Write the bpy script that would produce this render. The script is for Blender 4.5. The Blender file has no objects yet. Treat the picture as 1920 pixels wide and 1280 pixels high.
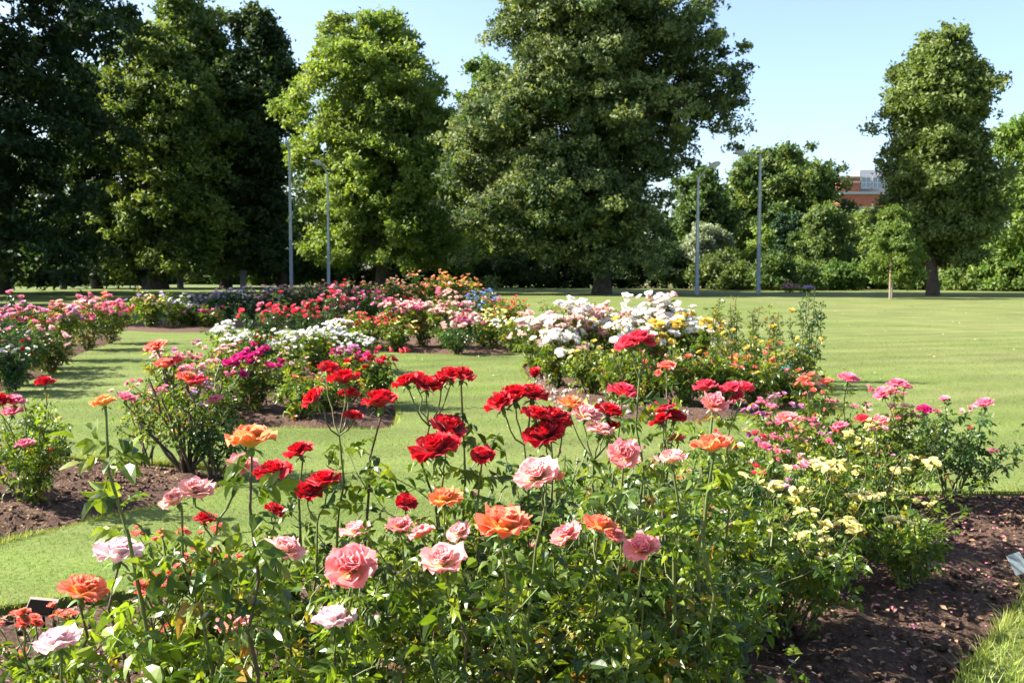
import bpy, math, random
import numpy as np
from mathutils import Vector, Matrix, noise
from mathutils.geometry import delaunay_2d_cdt

R = math.radians
random.seed(11)
rg = np.random.default_rng(11)

# ------------------------------------------------------------------ camera, sky, sun, exposure
FPX, CX, CY, HOR, EYE = 1900.0, 960.0, 640.0, 505.0, 1.65     # the photograph is 1920 x 1280
PITCH = math.atan((CY - HOR) / FPX)
scn = bpy.context.scene
col = scn.collection
cam = bpy.data.cameras.new('camera')
cam.sensor_width = 36.0
cam.lens = 36.0 * FPX / 1920.0
cam.clip_start = 0.1
cam.clip_end = 3000
cam.dof.use_dof = True
cam.dof.focus_distance = 3.4
cam.dof.aperture_fstop = 9.0
camo = bpy.data.objects.new('camera', cam)
camo.location = (0, 0, EYE)
camo.rotation_euler = (math.pi / 2 - PITCH, 0, 0)
col.objects.link(camo)
scn.camera = camo

SUN_AZ = Vector((-0.995, 0.08)).normalized()        # from where the light comes, seen from above
SUN_EL = R(37)
world = bpy.data.worlds.new('World')
scn.world = world
world.use_nodes = True
wn = world.node_tree
bg = wn.nodes['Background']
sky = wn.nodes.new('ShaderNodeTexSky')
sky.sky_type = 'NISHITA'
sky.sun_disc = False
sky.sun_elevation = SUN_EL
sky.sun_rotation = math.atan2(SUN_AZ.x, SUN_AZ.y)
sky.altitude = 50
sky.air_density = 0.85
sky.dust_density = 2.0
sky.ozone_density = 1.4
wn.links.new(sky.outputs[0], bg.inputs[0])
bg.inputs[1].default_value = 0.085
sun = bpy.data.lights.new('sun', 'SUN')
sun.energy = 5.0
sun.angle = R(0.53)
sun.color = (1.0, 0.94, 0.84)
suno = bpy.data.objects.new('sun', sun)
sd = Vector((SUN_AZ.x * math.cos(SUN_EL), SUN_AZ.y * math.cos(SUN_EL), math.sin(SUN_EL)))
suno.rotation_euler = sd.to_track_quat('Z', 'Y').to_euler()
suno.location = (-30, 10, 40)
col.objects.link(suno)
scn.view_settings.view_transform = 'Standard'
scn.view_settings.look = 'None'
scn.view_settings.gamma = 1.0
scn.view_settings.use_curve_mapping = False
scn.view_settings.exposure = 2.0
scn.cycles.max_bounces = 7
scn.cycles.diffuse_bounces = 3
scn.cycles.glossy_bounces = 2
scn.cycles.transmission_bounces = 4
scn.cycles.transparent_max_bounces = 6

# ------------------------------------------------------------------ helpers
def ray(x, y):
    dx, dy = (x - CX) / FPX, (CY - y) / FPX
    c, s = math.cos(PITCH), math.sin(PITCH)
    return np.array([dx, c + dy * s, -s + dy * c])

def P(x, y, D):                                    # a point seen at (x, y) of the photograph, D metres away
    d = ray(x, y)
    return np.array([0, 0, EYE]) + d * (D / d[1])

def G(x, y):                                       # the ground seen at (x, y)
    d = ray(x, y)
    return (np.array([0, 0, EYE]) + d * (EYE / -d[2]))[:2]

def XD(xpx, D):                                    # ground point under column xpx at distance D
    return np.array([(xpx - CX) / FPX * D, D, 0.0])

def norm(a):
    return a / np.maximum(np.linalg.norm(a, axis=-1, keepdims=True), 1e-9)

def tag(o, label=None, cat=None, group=None, kind=None):
    if label: o['label'] = label
    if cat: o['category'] = cat
    if group: o['group'] = group
    if kind: o['kind'] = kind
    return o

def empty(name, loc, rz=0.0):
    o = bpy.data.objects.new(name, None)
    o.empty_display_size = 0.1
    o.location = loc
    o.rotation_euler = (0, 0, rz)
    col.objects.link(o)
    return o

def mesh_np(name, V, F, mat=None, uv=None, rnd=None, smooth=False):
    """V (n,3), F (m,k) all faces with k corners; uv per vertex; rnd per vertex."""
    me = bpy.data.meshes.new(name)
    V = np.asarray(V, dtype=np.float32); F = np.asarray(F, dtype=np.int32)
    n, (m, k) = len(V), F.shape
    me.vertices.add(n); me.vertices.foreach_set('co', V.ravel())
    me.loops.add(m * k); me.loops.foreach_set('vertex_index', F.ravel())
    me.polygons.add(m)
    me.polygons.foreach_set('loop_start', np.arange(0, m * k, k, dtype=np.int32))
    me.polygons.foreach_set('use_smooth', np.full(m, smooth))
    if uv is not None:
        l = me.uv_layers.new(name='UVMap')
        l.data.foreach_set('uv', np.asarray(uv, dtype=np.float32)[F.ravel()].ravel())
    if rnd is not None:
        a = me.attributes.new('rnd', 'FLOAT', 'POINT')
        a.data.foreach_set('value', np.asarray(rnd, dtype=np.float32))
    if mat: me.materials.append(mat)
    me.update(); me.validate()
    return me

def link(name, me, parent=None, M=None, loc=None):
    o = bpy.data.objects.new(name, me)
    if parent is not None: o.parent = parent
    if M is not None: o.matrix_local = Matrix([list(map(float, r)) for r in M])
    if loc is not None: o.location = loc
    col.objects.link(o)
    return o

def frames(xd, up):
    x = norm(xd); y = norm(np.cross(up, x)); z = np.cross(x, y)
    return np.stack([x, y, z], axis=-1)            # columns

def M4(M3, t, s=1.0):
    m = np.eye(4); m[:3, :3] = M3 * s; m[:3, 3] = t
    return m

def scatter(tpl, Ms, Ts, rnd):
    V, F, UV = tpl
    N, n = len(Ts), len(V)
    VV = np.einsum('nij,vj->nvi', Ms, V) + Ts[:, None, :]
    FF = (F[None] + (np.arange(N) * n)[:, None, None]).reshape(-1, F.shape[1])
    return VV.reshape(-1, 3), FF, np.tile(UV, (N, 1)), np.repeat(rnd, n)

def tube_np(pts, rad, sides=5):
    pts = np.asarray(pts, float); n = len(pts)
    t = norm(np.gradient(pts, axis=0))
    ref = np.where(np.abs(t[:, 2:3]) > 0.9, np.array([[1.0, 0, 0]]), np.array([[0, 0, 1.0]]))
    a = norm(np.cross(t, ref)); b = np.cross(t, a)
    th = np.linspace(0, 2 * math.pi, sides, endpoint=False)
    V = pts[:, None] + (np.cos(th)[None, :, None] * a[:, None] + np.sin(th)[None, :, None] * b[:, None]) * np.asarray(rad)[:, None, None]
    V = V.reshape(-1, 3)
    F = []
    for i in range(n - 1):
        for j in range(sides):
            k = (j + 1) % sides
            F.append((i * sides + j, i * sides + k, (i + 1) * sides + k, (i + 1) * sides + j))
    return V, np.array(F)

def tubes_mesh(name, curves, mat, sides=5, smooth=True):
    Vs, Fs, o = [], [], 0
    for pts, rad in curves:
        V, F = tube_np(pts, rad, sides)
        Vs.append(V); Fs.append(F + o); o += len(V)
    return mesh_np(name, np.concatenate(Vs), np.concatenate(Fs), mat, smooth=smooth)

class MB:                                          # boxes, lathes and prisms as one polygon soup
    def __init__(s): s.v, s.f = [], []
    def box(s, c, d, rot=None):
        c, d = Vector(c), Vector(d) / 2
        b = len(s.v)
        for i in range(8):
            p = Vector((d.x if i & 1 else -d.x, d.y if i & 2 else -d.y, d.z if i & 4 else -d.z))
            if rot: p = rot @ p
            s.v.append(tuple(c + p))
        s.f += [tuple(b + i for i in q) for q in ((0, 2, 3, 1), (4, 5, 7, 6), (0, 1, 5, 4), (2, 6, 7, 3), (0, 4, 6, 2), (1, 3, 7, 5))]
        return s
    def lathe(s, prof, n=12, c=(0, 0, 0), rot=None):
        b = len(s.v)
        for r, z in prof:
            for i in range(n):
                a = 2 * math.pi * i / n
                p = Vector((r * math.cos(a), r * math.sin(a), z))
                if rot: p = rot @ p
                s.v.append(tuple(p + Vector(c)))
        for k in range(len(prof) - 1):
            for i in range(n):
                j = (i + 1) % n
                s.f.append((b + k * n + i, b + k * n + j, b + (k + 1) * n + j, b + (k + 1) * n + i))
        s.f.append(tuple(b + i for i in reversed(range(n))))
        s.f.append(tuple(b + (len(prof) - 1) * n + i for i in range(n)))
        return s
    def mesh(s, name, mat, bevel=0):
        me = bpy.data.meshes.new(name)
        me.from_pydata(s.v, [], s.f); me.materials.append(mat); me.update()
        return me
    def build(s, name, mat, parent=None, loc=None, bevel=0):
        o = link(name, s.mesh(name, mat), parent, loc=loc)
        if bevel:
            m = o.modifiers.new('bevel', 'BEVEL'); m.width = bevel; m.segments = 2; m.limit_method = 'ANGLE'
        return o

# ------------------------------------------------------------------ materials
def newmat(name):
    m = bpy.data.materials.new(name); m.use_nodes = True
    nt = m.node_tree; nt.nodes.clear()
    out = nt.nodes.new('ShaderNodeOutputMaterial')
    return m, nt, out

def N(nt, typ, **kw):
    n = nt.nodes.new(typ)
    for k, v in kw.items():
        if k in n.inputs: n.inputs[k].default_value = v
        else: setattr(n, k, v)
    return n

def ramp(nt, fac, stops):
    r = nt.nodes.new('ShaderNodeValToRGB')
    e = r.color_ramp.elements
    while len(e) < len(stops): e.new(0.5)
    for el, (p, c) in zip(e, stops):
        el.position = p; el.color = (*c, 1)
    nt.links.new(fac, r.inputs[0])
    return r.outputs[0]

def leafy(name, stops, trans=0.35, tcol=(1.7, 1.6, 0.5), rough=0.42, spec=0.5, scale=0.35, hue_noise=True):
    """stops: colour ramp driven by the per-leaf random number."""
    m, nt, out = newmat(name)
    at = N(nt, 'ShaderNodeAttribute', attribute_name='rnd')
    oi = nt.nodes.new('ShaderNodeObjectInfo')
    geo = nt.nodes.new('ShaderNodeNewGeometry')
    add = N(nt, 'ShaderNodeMath', operation='ADD'); nt.links.new(at.outputs['Fac'], add.inputs[0]); om = N(nt, 'ShaderNodeMath', operation='MULTIPLY'); nt.links.new(oi.outputs['Random'], om.inputs[0]); om.inputs[1].default_value = .9
    nt.links.new(om.outputs[0], add.inputs[1])
    fr = N(nt, 'ShaderNodeMath', operation='FRACT'); nt.links.new(add.outputs[0], fr.inputs[0])
    fac = fr.outputs[0]
    c = ramp(nt, fac, stops)
    nz = N(nt, 'ShaderNodeTexNoise', Scale=scale, Detail=3.0)
    nt.links.new(geo.outputs['Position'], nz.inputs['Vector'])
    v = N(nt, 'ShaderNodeMapRange'); v.inputs['From Min'].default_value = 0.3; v.inputs['From Max'].default_value = 0.7
    v.inputs['To Min'].default_value = 0.75; v.inputs['To Max'].default_value = 1.25
    nt.links.new(nz.outputs['Fac'], v.inputs['Value'])
    mul = N(nt, 'ShaderNodeVectorMath', operation='SCALE'); nt.links.new(c, mul.inputs[0]); nt.links.new(v.outputs[0], mul.inputs['Scale'])
    base = mul.outputs[0]
    p = N(nt, 'ShaderNodeBsdfPrincipled', Roughness=rough)
    p.inputs['Specular IOR Level'].default_value = spec
    nt.links.new(base, p.inputs['Base Color'])
    tm = N(nt, 'ShaderNodeVectorMath', operation='MULTIPLY'); nt.links.new(base, tm.inputs[0]); tm.inputs[1].default_value = tcol
    tr = nt.nodes.new('ShaderNodeBsdfTranslucent'); nt.links.new(tm.outputs[0], tr.inputs['Color'])
    mx = N(nt, 'ShaderNodeMixShader'); mx.inputs[0].default_value = trans
    nt.links.new(p.outputs[0], mx.inputs[1]); nt.links.new(tr.outputs[0], mx.inputs[2])
    nt.links.new(mx.outputs[0], out.inputs[0])
    return m

def simple(name, c, rough=0.6, spec=0.4, metal=0.0, nscale=0, namt=0.3, bump=0.0, c2=None):
    m, nt, out = newmat(name)
    p = N(nt, 'ShaderNodeBsdfPrincipled', Roughness=rough, Metallic=metal)
    p.inputs['Specular IOR Level'].default_value = spec
    p.inputs['Base Color'].default_value = (*c, 1)
    if nscale:
        g = nt.nodes.new('ShaderNodeTexCoord')
        nz = N(nt, 'ShaderNodeTexNoise', Scale=nscale, Detail=6.0, Roughness=0.65)
        nt.links.new(g.outputs['Object'], nz.inputs['Vector'])
        c2 = c2 or tuple(x * (1 - namt) for x in c)
        nt.links.new(ramp(nt, nz.outputs['Fac'], [(0.32, c2), (0.68, c)]), p.inputs['Base Color'])
        if bump:
            b = N(nt, 'ShaderNodeBump', Strength=bump, Distance=0.05)
            nt.links.new(nz.outputs['Fac'], b.inputs['Height']); nt.links.new(b.outputs[0], p.inputs['Normal'])
    nt.links.new(p.outputs[0], out.inputs[0])
    return m

def petal_mat(name, base, mid, tip, trans=0.35, rough=0.5):
    m, nt, out = newmat(name)
    uv = nt.nodes.new('ShaderNodeUVMap')
    sp = nt.nodes.new('ShaderNodeSeparateXYZ'); nt.links.new(uv.outputs[0], sp.inputs[0])
    geo = nt.nodes.new('ShaderNodeNewGeometry')
    nz = N(nt, 'ShaderNodeTexNoise', Scale=60.0, Detail=3.0); nt.links.new(geo.outputs['Position'], nz.inputs['Vector'])
    nn = N(nt, 'ShaderNodeMath', operation='MULTIPLY_ADD'); nt.links.new(nz.outputs['Fac'], nn.inputs[0]); nn.inputs[1].default_value = 0.5; nn.inputs[2].default_value = -0.25
    ad = N(nt, 'ShaderNodeMath', operation='ADD'); nt.links.new(sp.outputs['Y'], ad.inputs[0]); nt.links.new(nn.outputs[0], ad.inputs[1])
    oi = nt.nodes.new('ShaderNodeObjectInfo')
    c = ramp(nt, ad.outputs[0], [(0.10, base), (0.55, mid), (1.0, tip)])
    v = N(nt, 'ShaderNodeMapRange'); v.inputs['To Min'].default_value = 0.88; v.inputs['To Max'].default_value = 1.05
    nt.links.new(oi.outputs['Random'], v.inputs['Value'])
    mul = N(nt, 'ShaderNodeVectorMath', operation='SCALE'); nt.links.new(c, mul.inputs[0]); nt.links.new(v.outputs[0], mul.inputs['Scale'])
    p = N(nt, 'ShaderNodeBsdfPrincipled', Roughness=rough)
    p.inputs['Specular IOR Level'].default_value = 0.25
    p.inputs['Sheen Weight'].default_value = 0.15
    nt.links.new(mul.outputs[0], p.inputs['Base Color'])
    # fine veins along the petal
    wv = N(nt, 'ShaderNodeTexWave', Scale=9.0, Distortion=2.5, Detail=2.0); wv.bands_direction = 'X'
    nt.links.new(uv.outputs[0], wv.inputs['Vector'])
    b = N(nt, 'ShaderNodeBump', Strength=0.25, Distance=0.004); nt.links.new(wv.outputs['Fac'], b.inputs['Height']); nt.links.new(b.outputs[0], p.inputs['Normal'])
    tr = nt.nodes.new('ShaderNodeBsdfTranslucent'); nt.links.new(mul.outputs[0], tr.inputs['Color'])
    mx = N(nt, 'ShaderNodeMixShader'); mx.inputs[0].default_value = trans
    nt.links.new(p.outputs[0], mx.inputs[1]); nt.links.new(tr.outputs[0], mx.inputs[2])
    nt.links.new(mx.outputs[0], out.inputs[0])
    return m

PM = {
    'R': petal_mat('petal_red', (.28, .002, .008), (.52, .003, .012), (.66, .008, .022), .3),
    'K': petal_mat('petal_cherry', (.85, .16, .08), (.85, .05, .07), (.88, .07, .14), .4),
    'P': petal_mat('petal_pink', (0.95, 0.80, 0.40), (0.95, 0.66, 0.55), (0.94, 0.44, 0.46), 0.5),
    'V': petal_mat('petal_pale_pink', (0.95, 0.8, 0.66), (0.95, 0.78, 0.8), (0.94, 0.66, 0.74), 0.5),
    'O': petal_mat('petal_orange', (0.95, 0.66, 0.1), (0.95, 0.48, 0.1), (0.93, 0.3, 0.16), 0.5),
    'C': petal_mat('petal_coral', (0.95, 0.6, 0.12), (0.95, 0.40, 0.12), (0.93, 0.27, 0.18), 0.5),
    'S': petal_mat('petal_salmon', (0.95, 0.62, 0.28), (0.95, 0.42, 0.33), (0.94, 0.34, 0.38), 0.5),
    'F': petal_mat('petal_coral_red', (.93, .42, .12), (.94, .22, .12), (.93, .26, .20), .45),
    'M': petal_mat('petal_magenta', (.60, .03, .16), (.66, .01, .18), (.68, .02, .24), .3),
    'L': petal_mat('petal_lilac_pink', (.75, .35, .45), (.70, .25, .45), (.75, .35, .55), .3),
    'B': petal_mat('petal_rose_pink', (.90, .45, .40), (.90, .22, .34), (.90, .30, .44), .45),
    'H': petal_mat('petal_blush', (.90, .66, .52), (.90, .56, .50), (.90, .60, .56), .45),
    'W': petal_mat('petal_white', (0.92, 0.88, 0.72), (0.94, 0.92, 0.86), (0.94, 0.92, 0.88), 0.45),
    'Y': petal_mat('petal_yellow', (.80, .50, .02), (.84, .60, .06), (.85, .66, .14), .3),
    'Z': petal_mat('petal_cream_yellow', (0.92, 0.74, 0.16), (0.94, 0.85, 0.32), (0.94, 0.88, 0.46), 0.45),
    'T': petal_mat('petal_apricot', (.75, .40, .12), (.75, .34, .13), (.72, .38, .22), .3),
    'G': petal_mat('petal_dusty_peach', (.55, .34, .22), (.55, .33, .24), (.55, .38, .30), .3),
    'E': petal_mat('petal_lavender', (.55, .42, .62), (.50, .38, .62), (.58, .46, .68), .3),
    'U': petal_mat('petal_blue', (.14, .26, .62), (.17, .30, .68), (.25, .38, .72), .3),
}
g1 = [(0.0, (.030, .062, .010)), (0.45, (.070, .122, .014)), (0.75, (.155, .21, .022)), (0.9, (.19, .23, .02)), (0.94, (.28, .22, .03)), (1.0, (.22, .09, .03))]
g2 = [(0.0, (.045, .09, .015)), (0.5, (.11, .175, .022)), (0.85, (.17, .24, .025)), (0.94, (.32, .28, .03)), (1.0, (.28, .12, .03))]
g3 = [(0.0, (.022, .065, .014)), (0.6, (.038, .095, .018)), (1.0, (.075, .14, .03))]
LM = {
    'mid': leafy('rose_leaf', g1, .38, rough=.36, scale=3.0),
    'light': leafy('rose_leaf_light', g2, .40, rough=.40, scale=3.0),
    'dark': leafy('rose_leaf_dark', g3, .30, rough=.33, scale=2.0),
    'grey': leafy('grey_leaf', [(0, (.07, .10, .06)), (1, (.14, .17, .11))], .3, scale=2.0),
}
STEM = simple('green_stem', (.10, .155, .04), .5, nscale=14, c2=(.10, .09, .035))
WOODSTEM = simple('woody_stem', (.10, .075, .045), .7, nscale=20, bump=.4)
SEPAL = simple('sepal', (.10, .20, .04), .5, nscale=30)
BARK = simple('bark', (.10, .08, .06), .9, .2, nscale=3, bump=.8, c2=(.04, .032, .025))
def tone(name, a, b, c, trans=.35, rough=.62):
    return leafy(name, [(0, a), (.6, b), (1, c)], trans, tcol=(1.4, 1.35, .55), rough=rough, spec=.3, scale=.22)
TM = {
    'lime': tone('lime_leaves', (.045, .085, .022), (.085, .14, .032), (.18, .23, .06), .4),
    'yellowlime': tone('sunny_lime_leaves', (.075, .13, .028), (.14, .21, .042), (.25, .31, .08), .42),  # lighter copy of the lime leaves, sunlit look put into the colour
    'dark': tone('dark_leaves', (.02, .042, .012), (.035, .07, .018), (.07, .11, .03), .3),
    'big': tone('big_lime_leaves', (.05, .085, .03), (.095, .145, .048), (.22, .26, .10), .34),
    'olive': tone('olive_leaves', (.065, .10, .028), (.125, .17, .045), (.25, .29, .09), .38),
    'fresh': tone('fresh_leaves', (.055, .115, .022), (.105, .18, .036), (.18, .25, .06), .42),
    'shrub': tone('shrub_leaves', (.045, .085, .022), (.085, .14, .034), (.17, .22, .06), .36),
    'silver': tone('silver_leaves', (.13, .17, .11), (.19, .24, .16), (.26, .30, .20), .3),
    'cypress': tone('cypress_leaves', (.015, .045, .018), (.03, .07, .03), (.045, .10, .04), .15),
}

# ------------------------------------------------------------------ ground: one lawn sheet with the beds cut out
def smooth_poly(pts, it=2):
    pts = [np.array(p, float) for p in pts]
    for _ in range(it):
        q = []
        for i in range(len(pts)):
            a, b = pts[i], pts[(i + 1) % len(pts)]
            q += [a * .75 + b * .25, a * .25 + b * .75]
        pts = q
    return np.array(pts)

BEDS = {}
BEDS['front'] = smooth_poly([(-4.2, 3.2), (-2.75, 4.85), (-1.35, 5.35), (-0.2, 6.1), (1.0, 7.0), (2.6, 7.5), (4.2, 7.45), (7.5, 7.3), (7.5, 6.6), (3.3, 6.05), (2.75, 5.2), (2.2, 4.5), (1.75, 3.9), (1.2, 3.0), (.9, 2.1), (.3, 1.75), (-1.5, 1.6), (-3.6, 2.1)])
BEDS['second'] = smooth_poly([G(*p) for p in [(-160, 1080), (0, 1016), (130, 986), (240, 960), (330, 938), (425, 914), (455, 893), (420, 876), (300, 866), (110, 852), (-160, 858)]])
BEDS['third'] = smooth_poly([G(*p) for p in [(262, 742), (330, 800), (480, 801), (640, 803), (735, 806), (750, 780), (732, 715), (712, 664), (560, 659), (420, 660), (330, 690)]], 2)
BEDS['fourth'] = smooth_poly([G(*p) for p in [(-260, 800), (0, 738), (95, 697), (150, 660), (245, 633), (200, 620), (60, 622), (-260, 650)]])
BEDS['fifth'] = smooth_poly([G(*p) for p in [(205, 618), (300, 624), (420, 622), (430, 612), (640, 610), (900, 610), (925, 600), (880, 592), (560, 592), (360, 596), (240, 606)]])
BEDS['sixth'] = smooth_poly([G(*p) for p in [(640, 652), (700, 660), (840, 664), (980, 664), (975, 648), (1160, 645), (1160, 634), (940, 628), (700, 632)]])
BEDS['coral'] = smooth_poly([G(*p) for p in [(420, 648), (520, 652), (615, 650), (625, 640), (600, 632), (470, 632)]])
BEDS['seventh'] = smooth_poly([G(*p) for p in [(972, 672), (985, 706), (1012, 742), (1060, 778), (1200, 792), (1420, 788), (1545, 740), (1560, 700), (1490, 676), (1200, 668)]])

def inside_dist(px, py, poly):
    inside = np.zeros(len(px), bool); dist = np.full(len(px), 1e9)
    n = len(poly)
    for i in range(n):
        ax, ay = poly[i]; bx, by = poly[(i + 1) % n]
        c = ((ay > py) != (by > py))
        with np.errstate(divide='ignore', invalid='ignore'):
            xi = (bx - ax) * (py - ay) / (by - ay + 1e-12) + ax
        inside ^= c & (px < xi)
        dx, dy = bx - ax, by - ay; L = dx * dx + dy * dy + 1e-12
        t = np.clip(((px - ax) * dx + (py - ay) * dy) / L, 0, 1)
        dist = np.minimum(dist, np.hypot(px - ax - t * dx, py - ay - t * dy))
    return inside, dist

def lawn_material():
    m, nt, out = newmat('lawn')
    g = nt.nodes.new('ShaderNodeNewGeometry')
    def nz(sc, det, vec=None, ro=.6):
        n = N(nt, 'ShaderNodeTexNoise', Scale=sc, Detail=det, Roughness=ro)
        nt.links.new(vec or g.outputs['Position'], n.inputs['Vector']); return n.outputs['Fac']
    mp = N(nt, 'ShaderNodeMapping'); nt.links.new(g.outputs['Position'], mp.inputs[0])
    mp.inputs['Scale'].default_value = (.25, 1.1, 1); mp.inputs['Rotation'].default_value = (0, 0, R(-8))
    big = nz(.16, 5); patch = nz(.9, 6, mp.outputs[0], .7); fine = nz(26, 5); finer = nz(140, 3)
    green = ramp(nt, fine, [(.25, (.045, .083, .013)), (.5, (.085, .127, .022)), (.78, (.135, .165, .040))])
    dry = ramp(nt, fine, [(.25, (.085, .105, .030)), (.5, (.130, .145, .048)), (.78, (.185, .185, .080))])
    s = N(nt, 'ShaderNodeMath', operation='MULTIPLY_ADD'); nt.links.new(patch, s.inputs[0]); s.inputs[1].default_value = .65
    h = N(nt, 'ShaderNodeMath', operation='MULTIPLY'); nt.links.new(big, h.inputs[0]); h.inputs[1].default_value = .55
    nt.links.new(h.outputs[0], s.inputs[2])
    mr = N(nt, 'ShaderNodeMapRange'); mr.inputs['From Min'].default_value = .50; mr.inputs['From Max'].default_value = .80
    nt.links.new(s.outputs[0], mr.inputs['Value'])
    # drier towards the open right-hand side of the park
    sx = nt.nodes.new('ShaderNodeSeparateXYZ'); nt.links.new(g.outputs['Position'], sx.inputs[0])
    mx2 = N(nt, 'ShaderNodeMapRange'); mx2.inputs['From Min'].default_value = -2; mx2.inputs['From Max'].default_value = 14; mx2.inputs['To Max'].default_value = .42
    nt.links.new(sx.outputs['X'], mx2.inputs['Value'])
    ad = N(nt, 'ShaderNodeMath', operation='ADD'); ad.use_clamp = True
    nt.links.new(mr.outputs[0], ad.inputs[0]); nt.links.new(mx2.outputs[0], ad.inputs[1])
    mix = N(nt, 'ShaderNodeMixRGB'); nt.links.new(ad.outputs[0], mix.inputs[0]); nt.links.new(green, mix.inputs[1]); nt.links.new(dry, mix.inputs[2])
    p = N(nt, 'ShaderNodeBsdfPrincipled', Roughness=.85); p.inputs['Specular IOR Level'].default_value = .15
    wv = N(nt, 'ShaderNodeTexWave', Scale=.28, Distortion=1.2, Detail=2.0); wv.inputs['Detail Scale'].default_value = .6
    mp3 = N(nt, 'ShaderNodeMapping'); nt.links.new(g.outputs['Position'], mp3.inputs[0]); mp3.inputs['Rotation'].default_value = (0, 0, R(72)); nt.links.new(mp3.outputs[0], wv.inputs['Vector'])
    blot = nz(.45, 4); bs = N(nt, 'ShaderNodeMath', operation='MULTIPLY_ADD'); nt.links.new(wv.outputs['Fac'], bs.inputs[0]); bs.inputs[1].default_value = .16
    bs2 = N(nt, 'ShaderNodeMapRange'); bs2.inputs['From Min'].default_value = .3; bs2.inputs['From Max'].default_value = .7; bs2.inputs['To Min'].default_value = .74; bs2.inputs['To Max'].default_value = 1.14
    nt.links.new(blot, bs2.inputs['Value']); nt.links.new(bs2.outputs[0], bs.inputs[2])
    sc_ = N(nt, 'ShaderNodeVectorMath', operation='SCALE'); nt.links.new(mix.outputs[0], sc_.inputs[0]); nt.links.new(bs.outputs[0], sc_.inputs['Scale'])
    nt.links.new(sc_.outputs[0], p.inputs['Base Color'])
    b = N(nt, 'ShaderNodeBump', Strength=.35, Distance=.02)
    sm = N(nt, 'ShaderNodeMath', operation='ADD'); nt.links.new(fine, sm.inputs[0]); nt.links.new(finer, sm.inputs[1])
    nt.links.new(sm.outputs[0], b.inputs['Height']); nt.links.new(b.outputs[0], p.inputs['Normal'])
    nt.links.new(p.outputs[0], out.inputs[0])
    return m
LAWN = lawn_material()

def soil_material():
    m, nt, out = newmat('bed_soil')
    g = nt.nodes.new('ShaderNodeNewGeometry')
    def nz(sc, det, ro=.65):
        n = N(nt, 'ShaderNodeTexNoise', Scale=sc, Detail=det, Roughness=ro)
        nt.links.new(g.outputs['Position'], n.inputs['Vector']); return n.outputs['Fac']
    a, f, h = nz(2.2, 6), nz(38, 8, .75), nz(9, 5)
    dark = ramp(nt, f, [(.3, (.032, .018, .012)), (.55, (.115, .068, .048)), (.75, (.25, .16, .12))])
    lite = ramp(nt, f, [(.3, (.06, .037, .028)), (.55, (.18, .115, .085)), (.75, (.36, .25, .19))])
    mix = N(nt, 'ShaderNodeMixRGB'); nt.links.new(a, mix.inputs[0]); nt.links.new(dark, mix.inputs[1]); nt.links.new(lite, mix.inputs[2])
    p = N(nt, 'ShaderNodeBsdfPrincipled', Roughness=.95); p.inputs['Specular IOR Level'].default_value = .1
    nt.links.new(mix.outputs[0], p.inputs['Base Color'])
    b = N(nt, 'ShaderNodeBump', Strength=1.0, Distance=.05)
    sm = N(nt, 'ShaderNodeMath', operation='ADD'); nt.links.new(f, sm.inputs[0]); nt.links.new(h, sm.inputs[1])
    nt.links.new(sm.outputs[0], b.inputs['Height']); nt.links.new(b.outputs[0], p.inputs['Normal'])
    nt.links.new(p.outputs[0], out.inputs[0])
    return m
SOIL = soil_material()

def build_lawn():
    vs, es = [], []
    outer = [(-900, -60), (900, -60), (900, 1500), (-900, 1500)]
    def ring(pts):
        b = len(vs)
        for p in pts: vs.append(Vector((float(p[0]), float(p[1]))))
        for i in range(len(pts)): es.append((b + i, b + (i + 1) % len(pts)))
    ring(outer)
    for b in BEDS.values(): ring(b)
    for x in range(-40, 41, 4):
        for y in range(-8, 100, 4):
            q = np.array([x + .37]), np.array([y + .21])
            if all(d[0] > .5 for d in (inside_dist(*q, b)[1] for b in BEDS.values())): vs.append(Vector((x + .37, y + .21)))
    V, E, F, *_ = delaunay_2d_cdt(vs, es, [], 0, 1e-5)
    V = [tuple(v) for v in V]
    c = np.array([np.mean([V[i] for i in f], axis=0) for f in F])
    keep = np.ones(len(F), bool)
    for b in BEDS.values(): keep &= ~inside_dist(c[:, 0], c[:, 1], b)[0]
    fs = [f for f, k in zip(F, keep) if k]
    vv = [(x, y, 0) for x, y in V]
    for b in BEDS.values():                        # the cut turf edge, 9 cm deep
        n = len(b); o = len(vv)
        area = sum(b[i][0] * b[(i + 1) % n][1] - b[(i + 1) % n][0] * b[i][1] for i in range(n))
        vv += [(x, y, 0) for x, y in b] + [(x, y, -.12) for x, y in b]
        for i in range(n):
            j = (i + 1) % n
            fs.append((o + i, o + j, o + n + j, o + n + i))
    me = bpy.data.meshes.new('lawn'); me.from_pydata(vv, [], fs)
    me.materials.append(LAWN); me.update()
    tag(link('lawn', me), 'mown yellow-green lawn running between the rose beds to the trees', kind='structure')
build_lawn()

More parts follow.
